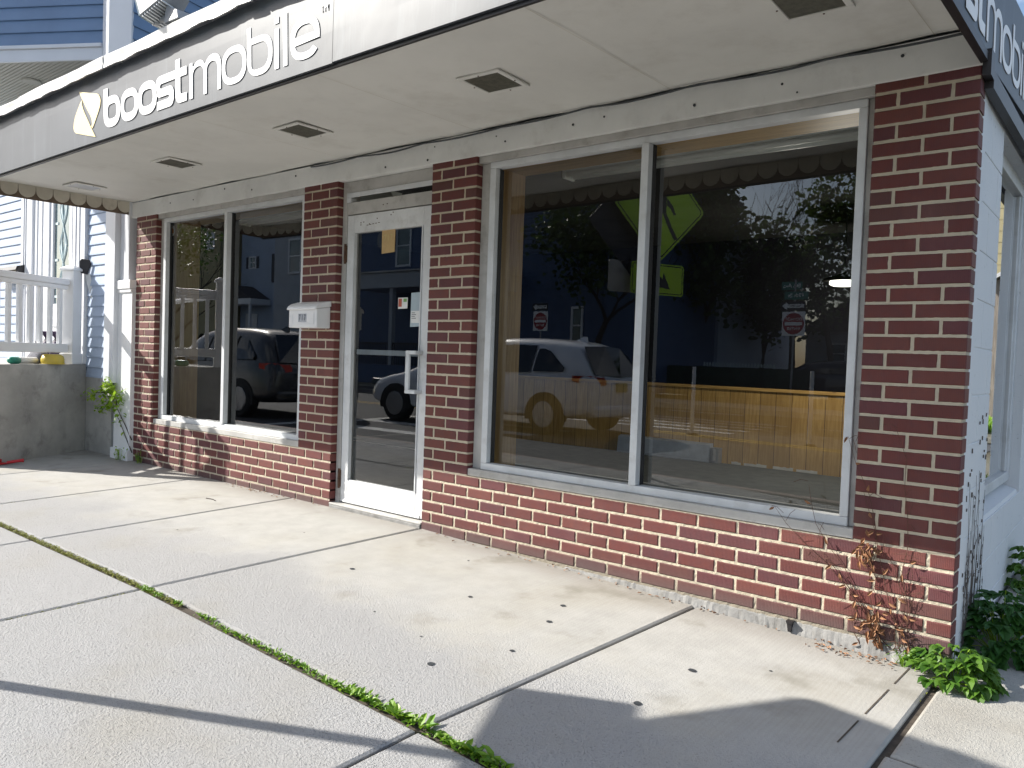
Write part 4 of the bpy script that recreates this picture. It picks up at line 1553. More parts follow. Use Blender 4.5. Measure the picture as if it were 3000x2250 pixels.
def porch_items():
    t = thing('yellow_tub', 'small upturned yellow tub on the stoop edge under the railing', 'tub', None, (-5.02, -.40, .913))
    a = MB(); a.lathe([(.098, 0), (.104, .012), (.104, .05), (.09, .085), (.06, .098), (.0, .10)], (0, 0, 0), 22)
    a.build('tub_body', 'plastic_yellow', t, smooth=True)
    a = MB(); a.lathe([(.108, 0.), (.110, .004), (.108, .010)], (0, 0, 0), 22); a.build('rim', 'plastic_yellow', t)
    t = thing('grey_bag', 'slumped grey fabric bag beside the yellow tub on the stoop', 'bag', None, (-5.20, -.46, .913))
    a = MB()
    vs = []
    for j in range(6):
        for i in range(12):
            an = 2 * math.pi * i / 12
            r = (.10, .115, .115, .095, .06, .02)[j] * (1 + .15 * math.sin(3 * an + j))
            vs.append((r * math.cos(an) * 1.2, r * math.sin(an) * .7, j * .035))
    a.add(vs, [(j * 12 + i, j * 12 + (i + 1) % 12, (j + 1) * 12 + (i + 1) % 12, (j + 1) * 12 + i) for j in range(5) for i in range(12)])
    a.add([vs[60 + i] for i in range(12)], [tuple(range(12))])
    a.build('bag_body', 'fabric_grey', t, smooth=True)
    a = MB(); a.tube([(-.08, 0, .15), (-.05, -.01, .22), (.04, -.01, .22), (.07, 0, .15)], .008, 6); a.build('bag_strap', 'fabric_grey', t)
    for nm, lb, x, y in (('rain_boot', 'dark purple boot standing behind the railing, nearer the newel post', -5.42, -.22), ('rain_boot', 'dark purple boot standing behind the railing, nearer the house door', -5.72, -.20)):
        t = thing(nm, lb, 'boot', 'purple boots on the porch', (x, y, .913), R_(-35))
        a = MB()
        a.tube([(0, 0, .0), (0, 0, .10), (0, 0, .20), (.01, 0, .33)], [.06, .062, .058, .075], 14)
        a.build('boot_shaft', 'plastic_purple', t, smooth=False)
        a = MB(); a.tube([(0, 0, .05), (.09, 0, .045), (.17, 0, .04), (.20, 0, .035)], [.055, .052, .045, .02], 12); a.build('boot_foot', 'plastic_purple', t, smooth=True)
        a = MB(); a.box(-.06, .2, -.05, .05, 0, .018); a.build('boot_sole', 'dark_rubber', t, bevel=.006)
    t = thing('plastic_bottle', 'green capped pale bottle lying on the stoop below the railing', 'bottle', None, (-4.96, -.72, .945), R_(-52))
    a = MB(); a.lathe([(.03, -.30), (.032, -.29), (.032, -.02), (.026, .0)], (0, 0, 0), 14, 'X'); a.build('bottle_body', 'paper_white', t, smooth=True)
    a = MB(); a.lathe([(.028, .002), (.036, .02), (.036, .09), (.028, .13), (.012, .14)], (0, 0, 0), 14, 'X'); a.build('bottle_cap', 'plastic_green', t, smooth=True)
    t = thing('hand_saw', 'hand saw with a black handle standing behind the newel post', 'saw', None, (-5.155, -.055, 1.915), R_(35))
    a = MB()
    fn = lambda u, v, d: (u, d, v)
    a.prism([(-.055, -.06), (.02, -.075), (.062, .03), (.05, .075), (-.035, .085), (-.055, .06)], fn, -.011, -.002)
    a.prism([(-.055, -.06), (-.055, .06), (-.03, .055), (-.02, -.05)], fn, -.0015, .011)
    a.prism([(.02, -.075), (.062, .03), (.05, .075), (.03, .05), (.0, -.04)], fn, -.0012, .0112)
    a.build('saw_handle', 'black_metal', t, bevel=.004)
    a = MB(); a.prism([(-.01, -.075), (.045, -.06), (.16, -.55), (.13, -.58)], fn, .012, .0135)
    a.build('saw_blade', 'aluminium', t)
    t = thing('wall_mailbox', 'black metal mailbox on the pale blue siding by the porch door', 'mailbox', None, (-7.15, -.02, 1.93))
    a = MB(); a.prism([(0, -.075), (-.10, -.075), (-.115, .02), (-.10, .055), (0, .085)], lambda u, v, d: (d, u, v), -.34, .34); a.build('mailbox_body', 'black_metal', t, bevel=.006)
    a = MB(); a.prism([(0, .088), (-.105, .058), (-.122, .022), (-.128, .022), (-.112, .066), (0, .095)], lambda u, v, d: (d, u, v), -.35, .35); a.build('lid', 'black_metal', t)
    a = MB()
    a.tube([(-.2, -.07, -.09), (-.2, -.13, -.10), (-.2, -.14, -.06)], .008, 6); a.tube([(.2, -.07, -.09), (.2, -.13, -.10), (.2, -.14, -.06)], .008, 6)
    a.build('paper_hook', 'black_metal', t)
    t = thing('red_scoop', 'red plastic scoop lying on the ground against the stoop', 'scoop', None, (-4.62, -1.00, .012), R_(62))
    a = MB()
    a.prism([(-.14, -.05), (.02, -.05), (.08, -.02), (.08, .02), (.02, .05), (-.14, .05)], lambda u, v, d: (u, v, d), 0, .012)
    a.prism([(-.14, -.05), (.03, -.05), (.03, -.042), (-.14, -.042)], lambda u, v, d: (u, v, d), .0125, .04)
    a.prism([(-.14, .042), (.03, .042), (.03, .05), (-.14, .05)], lambda u, v, d: (u, v, d), .0125, .04)
    a.build('scoop_pan', 'plastic_red', t, bevel=.003)
    a = MB(); a.tube([(.08, 0, .012), (.19, 0, .03), (.21, 0, .03)], [.014, .014, .018], 8); a.build('handle', 'plastic_red', t)
porch_items()

def vinyl_panel():
    t = thing('fence_panel', 'narrow white vinyl fence panel with a moulded cap against the brick corner', 'fence', None, (-4.28, -.02, .03))
    a = MB()
    a.box(-.20, .14, -.02, .03, -.02, 1.60)
    for x in (-.09, .03):
        a.box(x, x + .004, -.0215, -.0202, .1, 1.58)
    a.build('board', 'vinyl_white', t, bevel=.004)
    a = MB()
    a.box(-.22, .142, -.035, .04, 1.601, 1.635); a.box(-.235, .142, -.045, .05, 1.6355, 1.72)
    a.build('cap', 'vinyl_white', t, bevel=.006)
    a = MB()
    a.box(-.215, .142, -.045, .04, -.03, .09)
    a.build('foot_board', 'vinyl_white', t, bevel=.006)
vinyl_panel()

# ------------------------------------------------------------------ plants
def leaf(mb, c, d, up, L, W, fold=.25, lobes=False):
    """one pointed leaf blade from c along d"""
    d = d.normalized()
    s = d.cross(up)
    if s.length < .01:
        s = d.cross(Vector((1, 0, 0)))
    s.normalize()
    n = s.cross(d)
    pts = [c, c + d * L * .35 + s * W * .5 + n * fold * W, c + d * L * .7 + s * W * .38 + n * fold * W * .7, c + d * L - n * L * .12,
           c + d * L * .7 - s * W * .38 + n * fold * W * .7, c + d * L * .35 - s * W * .5 + n * fold * W, c + d * L * .45]
    mb.add(pts, [(0, 1, 6), (1, 2, 6), (2, 3, 6), (3, 4, 6), (4, 5, 6), (5, 0, 6)])

def rv(s=1.):
    return Vector((rng.normal(), rng.normal(), rng.normal())) * s

def clump(name, label, c, r, h, n, L, mat, cat, group=None):
    t = thing(name, label, cat, group, c)
    m, st = MB(), MB()
    for i in range(n):
        a = rng.random() * 2 * math.pi
        q = math.sqrt(rng.random())
        z = h * (1 - q * q) * (.55 + .5 * rng.random()) + .012
        p = Vector((r[0] * q * math.cos(a), r[1] * q * math.sin(a), z))
        d = Vector((math.cos(a) * (.5 + q), math.sin(a) * (.5 + q), -.15 - .3 * q)) + rv(.35)
        k = (.6 + .7 * rng.random()) * L
        # three-lobed leaf: a pointed middle and two side blades
        for off in (0, .85, -.85):
            dd = Matrix.Rotation(off, 3, 'Z') @ d
            leaf(m, p, dd, Vector((0, 0, 1)), k * (1 if off == 0 else .72), k * .62)
        if i % 3 == 0:
            st.tube([Vector((p.x * .25, p.y * .25, 0)), p * .7 + Vector((0, 0, .01)), p], .0022, 4)
    st.build('stems', 'leaf_lime', t)
    m.build('foliage', mat, t)
    return t
clump('creeper_plant', 'bright green broad leaved creeper at the foot of the brick corner', (2.855, -.045, -.076), (.155, .125), .15, 80, .062, 'leaf_ivy', 'plant', 'creepers along the shop wall')
clump('creeper_plant', 'darker green creeper round the corner against the white block wall', (2.955, .50, -.080), (.17, .24), .27, 150, .072, 'leaf_dark_ivy', 'plant', 'creepers along the shop wall')
clump('creeper_plant', 'green creeper farther back along the white side wall, cut by the picture edge', (2.95, 1.80, -.075), (.13, .25), .30, 80, .066, 'leaf_ivy', 'plant', 'creepers along the shop wall')
g_ = thing('grass_tuft', 'thin tuft of grass blades left of the corner creeper', 'grass', None, (2.70, -.035, -.07))
def tuft(n, L, spread):
    m = MB()
    for i in range(n):
        a = rng.random() * 6.28
        p = Vector((rng.normal() * spread, rng.normal() * spread * .5, 0))
        d = Vector((math.cos(a) * .8, math.sin(a) * .5, .5 + rng.random()))
        l = L * (.5 + .7 * rng.random())
        s = Vector((-math.sin(a), math.cos(a), 0)) * .0025
        e = p + d.normalized() * l; e2 = e + Vector((math.cos(a), math.sin(a), -.4)) * l * .5
        m.add([p - s, p + s, e + s * .7, e - s * .7, e2], [(0, 1, 2, 3), (3, 2, 4)])
    return m
tuft(46, .07, .03).build('blades', 'leaf_grass', g_)

def sapling():
    t = thing('sapling', 'thin sapling with lime green leaves leaning out beside the white fence panel', 'plant', None, (-4.115, -.03, .10))
    s, m = MB(), MB()
    stems = [[(0, 0, .12), (-.10, -.02, .26), (-.24, -.04, .42), (-.34, -.06, .56), (-.42, -.07, .62)],
             [(0.01, 0, .0), (-.09, -.02, .15), (-.20, -.03, .30), (-.28, -.05, .37)],
             [(-.24, -.04, .42), (-.16, -.08, .52), (-.06, -.10, .56)],
             [(-.34, -.06, .56), (-.52, -.10, .55), (-.68, -.12, .52)],
             [(-.30, -.05, .5), (-.36, -.09, .43), (-.42, -.12, .36)],
             [(-.38, -.06, .60), (-.30, -.10, .63), (-.16, -.12, .61)], [(-.16, -.03, .32), (-.10, -.06, .34), (-.05, -.08, .36)]]
    for st in stems:
        s.tube(st, [.0055 - .004 * i / (len(st) - 1) for i in range(len(st))], 6)
    dens = [0, 8, 46, 60, 60, 70, 4]
    for st, k in zip(stems[:1] + stems[1:], [60] + dens[1:]):
        for i in range(k):
            a = .35 + .65 * rng.random() if st is stems[0] or st is stems[1] else rng.random()
            f = a * (len(st) - 1); j = min(int(f), len(st) - 2)
            p = Vector(st[j]).lerp(Vector(st[j + 1]), f - j)
            if st is stems[0] and a < .7:
                continue
            d = rv(1.); d.z = d.z * .5 - .3
            off = rv(.028)
            leaf(m, p + off, d, Vector((0, 0, 1)), .034 + .034 * rng.random(), .024 + .014 * rng.random(), .15)
    s.build('stems', 'bark', t)
    m.build('leaves', 'leaf_lime', t)
sapling()
for i, (x, y, lb) in enumerate(((-4.26, -.085, 'small weed sprouting at the foot of the white fence panel'), (-3.93, -.04, 'small weed sprouting at the foot of the left brick pier'))):
    t = thing('weed', lb, 'plant', 'small weeds at the wall foot', (x, y, .02))
    m, s = MB(), MB()
    for k in range(22):
        p = Vector((rng.normal() * .05, rng.normal() * .014, .02 + .10 * rng.random()))
        leaf(m, p, rv(), Vector((0, 0, 1)), .028, .018, .15)
        s.tube([Vector((p.x * .4, p.y, 0)), p], .0012, 3)
    s.build('stems', 'leaf_lime', t); m.build('leaves', 'leaf_ivy' if i else 'leaf_lime', t)

def joint_growth():
    """moss and low grass that fills the long pavement joint"""
    m = MB()
    def tuft_at(x, y, n, L, sp):
        for i in range(n):
            a = rng.random() * 6.28
            p = Vector((x + rng.normal() * sp, y + rng.normal() * .010, zg(x, y) - .006))
            l = L * (.4 + .8 * rng.random())
            leaf(m, p, Vector((math.cos(a), math.sin(a) * .8, .35 + .7 * rng.random())), Vector((0, 0, 1)), l, l * .42, .2)
    x = .05
    while x < 2.6:
        if not (.10 < x < .24 or 1.60 < x < 1.66):
            dens = 4 if x > 1.2 else 3
            big = x > 1.15
            tuft_at(x, -1.77 + .006 * math.sin(x * 9), dens, (.030 if big else .022) * (.8 + .5 * rng.random()), .008)
        x += .0085
    for i in range(60):
        tuft_at(-.22 + rng.normal() * .03, -1.77, 2, .018, .006)
        if i < 30:
            tuft_at(-.10 + rng.normal() * .02, -1.77, 2, .018, .006)
    for xx, n in ((1.62, 12), (1.52, 10), (1.86, 14), (1.95, 10)):
        tuft_at(xx, -1.77, n, .055, .02)
    o = m.build('joint_grass', 'leaf_grass')
    tag(o, 'bright low grass filling the long pavement joint', 'grass', None, 'stuff')
    k = MB()
    x = -2.4
    while x < .1:
        for q in range(4):
            a = rng.random() * 6.28
            p = Vector((x + rng.normal() * .006, -1.77 + rng.normal() * .011, zg(x, -1.77) - .008))
            leaf(k, p, Vector((math.cos(a), math.sin(a), .5)), Vector((0, 0, 1)), .012 + .008 * rng.random(), .008, .1)
        x += .0062
    for (x0, y0, x1, y1, d) in ((-2.75, -1.75, -2.77, -1.1, .9), (-.222, -2.6, -.215, -1.80, .8), (2.755, -.95, 2.805, -.06, .35)):
        L = math.hypot(x1 - x0, y1 - y0)
        for i in range(int(L * 260 * d)):
            u = rng.random()
            if d < .5 and .5 < u < .68:
                continue
            x, y = x0 + (x1 - x0) * u + rng.normal() * .005, y0 + (y1 - y0) * u
            a = rng.random() * 6.28
            leaf(k, Vector((x, y, zg(x, y) - .010)), Vector((math.cos(a), math.sin(a), .5)), Vector((0, 0, 1)), .012 + .010 * rng.random(), .008, .1)
    o = k.build('joint_moss', 'leaf_moss')
    tag(o, 'yellowish moss in the older pavement joints', 'moss', None, 'stuff')
joint_growth()

def vines():
    t = thing('dead_creeper', 'dead brown creeper stems and curled leaves clinging to the brick by the corner', 'vine', None, (2.6, 0, 0))
    s, m = MB(), MB()
    roots = [(2.68, .35), (2.50, .62), (2.42, .85), (2.58, .45), (2.30, .40), (2.22, .62), (2.72, .30), (2.36, .30), (2.62, .9), (2.46, .2), (2.12, .5), (2.52, .30)]
    org = Vector((2.6, 0, 0))
    for i, (x, top) in enumerate(roots):
        bx = 2.46 + .26 * rng.random() if i % 2 else 2.60 + .12 * rng.random()
        pts = []
        n = 9
        for k in range(n):
            u = k / (n - 1)
            xx = bx + (x - bx) * u + .018 * math.sin(u * 9 + i) + .008 * rng.normal()
            pts.append((xx - 2.6, -.010 - .006 * rng.random(), -.055 + (top + .055) * u))
        s.tube(pts, [.0021 - .0013 * k / (n - 1) for k in range(n)], 5)
        for k in range(1, n):
            for q in range(2):
                if rng.random() < .5:
                    p = Vector(pts[k]) + Vector((rng.normal() * .012, -.004, rng.normal() * .02))
                    e = p + Vector((rng.normal() * .05, -.003, rng.normal() * .03))
                    s.tube([p, (p + e) / 2 + Vector((0, -.004, .01)), e], .001, 4)
            if rng.random() < .45:
                p = Vector(pts[k]) + Vector((0, -.006, 0))
                leaf(m, p, Vector((rng.normal(), -.3, rng.normal() - .6)), Vector((0, -1, 0)), .024 + .018 * rng.random(), .012, .5)
    for (cx, cz, n) in ((-.105, .36, 16), (-.075, .37, 10), (-.045, .10, 22), (-.04, .03, 12), (-.085, .43, 6)):
        for i in range(n):
            p = Vector((cx + rng.normal() * .018, -.016 - .012 * rng.random(), cz + rng.normal() * .024))
            leaf(m, p, Vector((rng.normal() * .6, -.4 + .3 * rng.normal(), -.8 + .4 * rng.normal())), Vector((0, -1, 0)), .030 + .018 * rng.random(), .014, .6)
    s.build('stems', 'dry_vine', t)
    m.build('curled_leaves', 'dry_leaf', t)
    t = thing('dead_creeper', 'dark old creeper tracery on the white painted block wall', 'vine', None, (2.833, .45, 0))
    s = MB()
    for i in range(26):
        y0 = (.22 + .55 * rng.random()) - .45
        H = .25 + .55 * rng.random() if y0 < .3 else .25 + .2 * rng.random()
        n = 8
        pts = []
        yy = y0
        for k in range(n):
            yy += rng.normal() * .014
            pts.append((.0015, yy, -.08 + H * k / (n - 1)))
        s.tube(pts, [.0013 - .0006 * k / (n - 1) for k in range(n)], 4)
        for q in range(5):
            p = Vector(pts[1 + int(rng.random() * 6)])
            s.tube([p, p + Vector((0, rng.normal() * .025, .03 * rng.random()))], .0012, 4)
    for q in range(40):
        p = Vector((.0015, -.25 + .5 * rng.random(), .1 + .85 * rng.random() ** 1.5))
        s.tube([p, p + Vector((0, rng.normal() * .004, .010 + .016 * rng.random()))], .0026, 4)
    s.build('stems', 'old_vine', t)
vines()

def leaf_litter():
    m = MB()
    for i in range(70):
        x = -2.4 + 4.9 * rng.random()
        y = -.02 - abs(rng.normal()) * .028
        if XL1 < x < XR0:
            continue
        a = rng.random() * 6.28
        leaf(m, Vector((x, y, zg(x, y) + .005)), Vector((math.cos(a), math.sin(a), .05)), Vector((0, 0, 1)), .010 + .018 * rng.random(), .008 + .006 * rng.random(), .4)
    for x, y, n in ((2.45, -.10, 26), (1.5, -.05, 8), (-1.95, -.05, 8), (2.55, -.06, 20)):
        for i in range(n):
            a = rng.random() * 6.28
            xx, yy = x + rng.normal() * .09, y + rng.normal() * .025
            leaf(m, Vector((xx, yy, zg(xx, yy) + .005)), Vector((math.cos(a), math.sin(a), .1)), Vector((0, 0, 1)), .012 + .016 * rng.random(), .009, .4)
    o = m.build('leaf_litter', 'dry_leaf')
    tag(o, 'dry brown leaf crumbs swept against the wall foot', 'leaf litter', None, 'stuff')
    b = MB()
    for (x, y) in ((-1.93, -.47), (-1.98, -.50)):
        b.tube([(x - .05, y, zg(x, y) + .004), (x + .02, y + .01, zg(x, y) + .005), (x + .08, y, zg(x, y) + .004)], .003, 5)
        break
    tag(b.build('twig', 'bark'), 'dark twig lying on the pavement below the left window', 'twig')
leaf_litter()

# ------------------------------------------------------------------ across the street (what the glass mirrors)
def house(name, label, x0, x1, y0, y1, z1, wall, wins, roof='gable', gap=None, group=None, shut=False, cat='house'):
    t = thing(name, label, cat, group, ((x0 + x1) / 2, y0, -.06))
    ox, oy = (x0 + x1) / 2, y0
    w = MB()
    n = int((z1) / .14)
    siding(w, (x1 - ox, 0), (x0 - ox, 0), .3, z1, .16, .02)
    siding(w, (x1 - ox, y1 - oy), (x1 - ox, 0), .3, z1, .16, .02)
    w.box(x0 - ox, x1 - ox - .003, y1 - oy, -.004, .0, z1)
    w.build('wall', wall, t)
    r = MB()
    cx = (x0 + x1) / 2 - ox
    if roof == 'gable':
        r.prism([(x0 - ox - .3, z1), (x1 - ox + .3, z1), (cx, z1 + (x1 - x0) * .36)], lambda u, v, d: (u, d, v), y1 - oy - .2, .3)
    else:
        r.box(x0 - ox - .15, x1 - ox + .15, y1 - oy - .1, .15, z1 + .002, z1 + .25)
    r.build('roof', 'roof_shingle', t)
    for (a, b, c, d) in wins:
        f = MB()
        e = .09
        f.box(a - e - ox, a - ox, .021, .06, c - e, d + e); f.box(b - ox, b + e - ox, .021, .06, c - e, d + e)
        f.box(a - ox, b - ox, .021, .06, d, d + e); f.box(a - ox, b - ox, .021, .08, c - e, c)
        f.box(a - ox, b - ox, .025, .055, (c + d) / 2 - .025, (c + d) / 2 + .025)
        fo = f.build('window', 'house_trim', t)
        p = MB(); p.quad((a - ox, .03, c), (b - ox, .03, c), (b - ox, .03, d), (a - ox, .03, d)); p.build('pane', 'house_glass', fo)
        if shut:
            k = MB()
            sw = min(.45, (b - a) * .42)
            k.box(a - e - sw - ox, a - e - .02 - ox, .021, .055, c - .05, d + .05); k.box(b + e + .02 - ox, b + e + sw - ox, .021, .055, c - .05, d + .05)
            k.build('shutter', 'shutter', fo)
            k = MB()
            q = a
            while q < b - .2:
                k.box(q - ox, q + (b - a) * .17 - ox, .031, .036, c + .03, d - .03); q += (b - a) * .33
            k.build('curtain', 'curtain', fo)
    return t, ox, oy

tA, ax, ay = house('corner_house', 'deep blue clapboard house with a front porch across the street, mirrored in the door glass', -24.0, -12.7, -19, -29, 8.2, 'vinyl_deep_blue',
      [(-21.5, -20.75, 4.95, 6.55), (-14.0, -13.62, 1.85, 3.05)], 'flat')
def porch():
    r = MB()
    r.hexa([(-22.0 - ax, .0, 4.72), (-16.8 - ax, .0, 4.72), (-16.8 - ax, .0, 4.42), (-22.0 - ax, .0, 4.42), (-22.0 - ax, 2.1, 4.42), (-16.8 - ax, 2.1, 4.42), (-16.8 - ax, 2.1, 4.38), (-22.0 - ax, 2.1, 4.38)][:4] +
           [(-22.0 - ax, 2.1, 4.42), (-16.8 - ax, 2.1, 4.42), (-16.8 - ax, 2.1, 4.36), (-22.0 - ax, 2.1, 4.36)])
    r.box(-22.0 - ax, -16.8 - ax, .02, 2.1, 3.75, 4.35)
    po = r.build('porch_roof', 'vinyl_pale_grey', tA)
    f = MB(); f.box(-22.1 - ax, -16.7 - ax, .02, 2.2, 4.36, 4.41); f.build('porch_shingles', 'roof_pale', po)
    for x in (-21.8, -19.6, -17.1):
        c = MB(); c.box(x - .09 - ax, x + .09 - ax, 1.85, 2.03, .75, 3.749); c.build('porch_post', 'vinyl_pale_grey', tA)
    b = MB(); b.box(-22.0 - ax, -16.8 - ax, .02, 2.1, 0.0, .74); b.build('porch_floor', 'vinyl_deep_blue', tA)
    k = MB()
    for i in range(40):
        k.box(-22.0 + .13 * i - ax, -21.97 + .13 * i - ax, 1.95, 1.98, .75, 1.55)
    k.box(-22.0 - ax, -16.8 - ax, 1.93, 2.0, 1.551, 1.62)
    k.build('porch_railing', 'black_metal', tA)
    d = MB(); d.box(-18.9 - ax, -17.9 - ax, .021, .06, .75, 2.9); d.build('door', 'shutter', tA)
porch()
t = thing('satellite_dish', 'grey satellite dish on the front of the deep blue house', 'dish', None, (-22.1, -18.85, 5.95))
a = MB(); a.lathe([(.0, .0), (.2, .02), (.34, .08), (.42, .14), (.42, .15), (.33, .10), (.0, .03)], (0, 0, 0), 20, 'Y'); a.build('dish', 'steel_grey', t, smooth=True)
a = MB(); a.tube([(0, -.15, -.3), (0, .0, -.05)], .03, 6); a.tube([(0, .03, -.3), (0, .35, -.05)], .015, 6); a.build('arm', 'steel_grey', t)
house('pale_house', 'pale grey clapboard house squeezed left of the deep blue one', -29.2, -24.5, -19.4, -29, 8.0, 'vinyl_pale_grey', [(-28.0, -27.2, 4.9, 6.4)], 'flat')
tB, bx, by = house('shuttered_house', 'light blue house with dark shutters mirrored in the left shop window', -37.4, -29.6, -23.0, -33, 9.0, 'vinyl_light_blue',
      [(-36.55, -36.0, 5.87, 6.42), (-33.9, -32.25, 5.0, 6.5), (-32.9, -31.7, 2.3, 3.6)], 'flat', shut=True)
def hood():
    r = MB()
    r.prism([(-37.80 - bx, 3.98), (-34.50 - bx, 3.98), (-36.20 - bx, 4.75)], lambda u, v, d: (u, d, v), .03, 1.3)
    ho = r.build('door_hood', 'roof_shingle', tB)
    f = MB(); f.box(-37.80 - bx, -34.50 - bx, .03, 1.32, 3.66, 3.97); f.build('hood_fascia', 'house_trim', ho)
    p = MB()
    for x in (-37.5, -34.8):
        p.box(x - bx, x + .12 - bx, 1.1, 1.22, 0.0, 3.659)
    p.build('hood_post', 'house_trim', ho)
    d = MB(); d.box(-36.80 - bx, -35.70 - bx, .021, .06, .8, 3.2); d.build('door', 'house_trim', tB)
hood()
house('beige_block', 'tall beige stucco building beyond the light blue house', -51, -37.9, -21.9, -33, 10.5, 'stucco_beige', [(-39.2, -38.6, 7.0, 7.8)], 'flat', cat='building')
q = RW(-12.6, -28)
house('side_street_house', 'pale blue gabled house half hidden by the dark trees', q[0] - 1.6, q[0] + 1.6, q[1], q[1] - 8, 6.5, 'vinyl_light_blue', [(q[0] + .45, q[0] + .95, 2.05, 3.1)], 'gable')
q = RW(-6.7, -33)
tE, ex_, ey_ = house('white_garage', 'low white gabled garage behind the parked dark car', q[0] - 2.3, q[0] + 2.3, q[1], q[1] - 7, 2.9, 'vinyl_pale_grey', [(q[0] - 1.2, q[0] - .5, 1.5, 2.3)], 'gable', cat='garage')
d = MB(); d.box(.1, .8, .022, .06, 1.35, 2.1); d.build('sign_board', 'sign_black', tE)

def picket():
    t = thing('green_fence', 'dark green fence topped with pale pickets in front of the trees', 'fence', None, (*RW(-9.2, -24), -.06))
    m = MB()
    for i in range(46):
        x = -3.4 + .15 * i
        m.box(x, x + .135, -.03, .0, 0, 1.12 + .02 * rng.random())
    m.build('boards', 'fence_green', t)
    p = MB()
    for i in range(24):
        x = -.6 + .12 * i
        p.prism([(x, 1.15), (x + .07, 1.15), (x + .07, 1.26), (x + .035, 1.31), (x, 1.26)], lambda u, v, d_: (u, d_, v), -.08, -.06)
    p.build('pale_pickets', 'curtain', t)
picket()

def tree(name, label, x, y, h, crown, nleaf, mat, bare=False, lean=0., group='trees across the street', ls=.20, tr=.16, z0=-.06, rot=True):
    """crown: list of ellipsoids (dx, dy, z, rx, ry, rz)"""
    if rot:
        x, y = RW(x, y)
    t = thing(name, label, 'tree', group, (x, y, z0))
    s, m = MB(), MB()
    tips = []
    def branch(p, d, L, r, dep):
        pts = [p]; rr = [r]
        n = 4
        q = p.copy(); dd = d.copy()
        for k in range(n):
            dd = (dd + rv(.14) + Vector((0, 0, .05))).normalized()
            q = q + dd * L / n
            pts.append(q.copy()); rr.append(r * (1 - .45 * (k + 1) / n))
        s.tube(pts, rr, 6, cap=False)
        if dep == 0:
            tips.append(q)
            return
        for b in range(3 if dep > 1 else 4):
            a = rng.random() * 6.28
            nd = (dd + Vector((math.cos(a), math.sin(a), .25)) * .75).normalized()
            st = pts[2 + int(rng.random() * 3)]
            branch(st.copy(), nd, L * (.62 + .2 * rng.random()), rr[-1] * .75, dep - 1)
    branch(Vector((0, 0, 0)), Vector((lean, 0, 1)), h * .42, tr, 4 if bare else 3)
    tot = sum(c[3] * c[4] * c[5] for c in crown)
    for c in crown:
        k = int(nleaf * c[3] * c[4] * c[5] / tot)
        # leaves gather in sprays with gaps between
        ns = max(6, k // 26)
        for b in range(ns):
            v = rv().normalized() * (rng.random() ** .45)
            q = Vector((c[0] + v.x * c[3], c[1] + v.y * c[4], c[2] + v.z * c[5]))
            for i in range(26):
                p = q + rv(.30 * min(1, c[3]))
                l = ls * (.6 + .8 * rng.random())
                d_ = rv(); d_.z = d_.z * .5 - .3
                leaf(m, p, d_, rv(), l, l * .7, .1)
    s.build('trunk', 'bark', t, smooth=True)
    if nleaf:
        m.build('crown', mat, t)
    return t
tree('street_tree', 'leafy tree at the corner of the deep blue house', -11.2, -18.2, 6.5, [(0, 0, 5.4, 1.9, 1.7, 1.8), (-1.5, .2, 6.0, 1.2, 1.1, .9), (.8, 0, 4.2, 1.1, 1.1, .9), (1.5, -.5, 6.6, 1.6, 1.5, 1.4)], 3800, 'leaf_tree', ls=.17)
tree('shade_tree', 'broad dark tree filling the middle of the right window reflection', -12.0, -27.0, 11, [(.2, 1, 6.3, 2.6, 2.2, 2.6), (.4, 0, 8.2, 1.8, 2.2, 2.4), (-.4, 2.5, 3.6, 1.5, 1.0, 1.2), (1.6, 1, 4.6, 1.4, 1.4, 1.4)], 5600, 'leaf_tree', ls=.25)
tree('shade_tree', 'dark tree behind the street name signs', -10.2, -31, 10, [(0, 0, 5.6, 2.2, 2, 2.4), (1.2, .5, 3.6, 1.8, 1.4, 1.0)], 4200, 'leaf_tree', ls=.26)
tree('bare_tree', 'tall thinly leaved tree whose bare limbs stand against the sky', -8.0, -28, 11.5, [(.2, 0, 4.9, 1.2, 1.0, .9)], 500, 'leaf_tree', bare=True, ls=.2, lean=.05)
tree('light_tree', 'lighter green tree at the right edge of the window reflection', -6.3, -28.5, 10, [(0, 0, 6.8, 1.7, 1.6, 2.2), (.4, 0, 9.4, 1.5, 1.4, 1.8), (-.3, 0, 4.4, 1.3, 1.2, 1.2)], 3600, 'leaf_tree_light', ls=.22)
tree('light_tree', 'green tree farther right beyond the white garage', -2.6, -31, 10, [(0, 0, 6.2, 2.4, 1.8, 2.6), (.4, 0, 9.4, 2.0, 1.4, 1.8)], 3000, 'leaf_tree_light', ls=.26)
tree('young_tree', 'sparse young tree before the beige stucco building', -27.6, -13.2, 6.2, [(1.0, 0, 5.6, 1.0, .6, .7), (2.6, 0, 5.6, .9, .5, .5), (1.9, 0, 4.7, .8, .5, .5)], 620, 'leaf_tree_light', bare=False, lean=.35, ls=.13, tr=.11, rot=False)
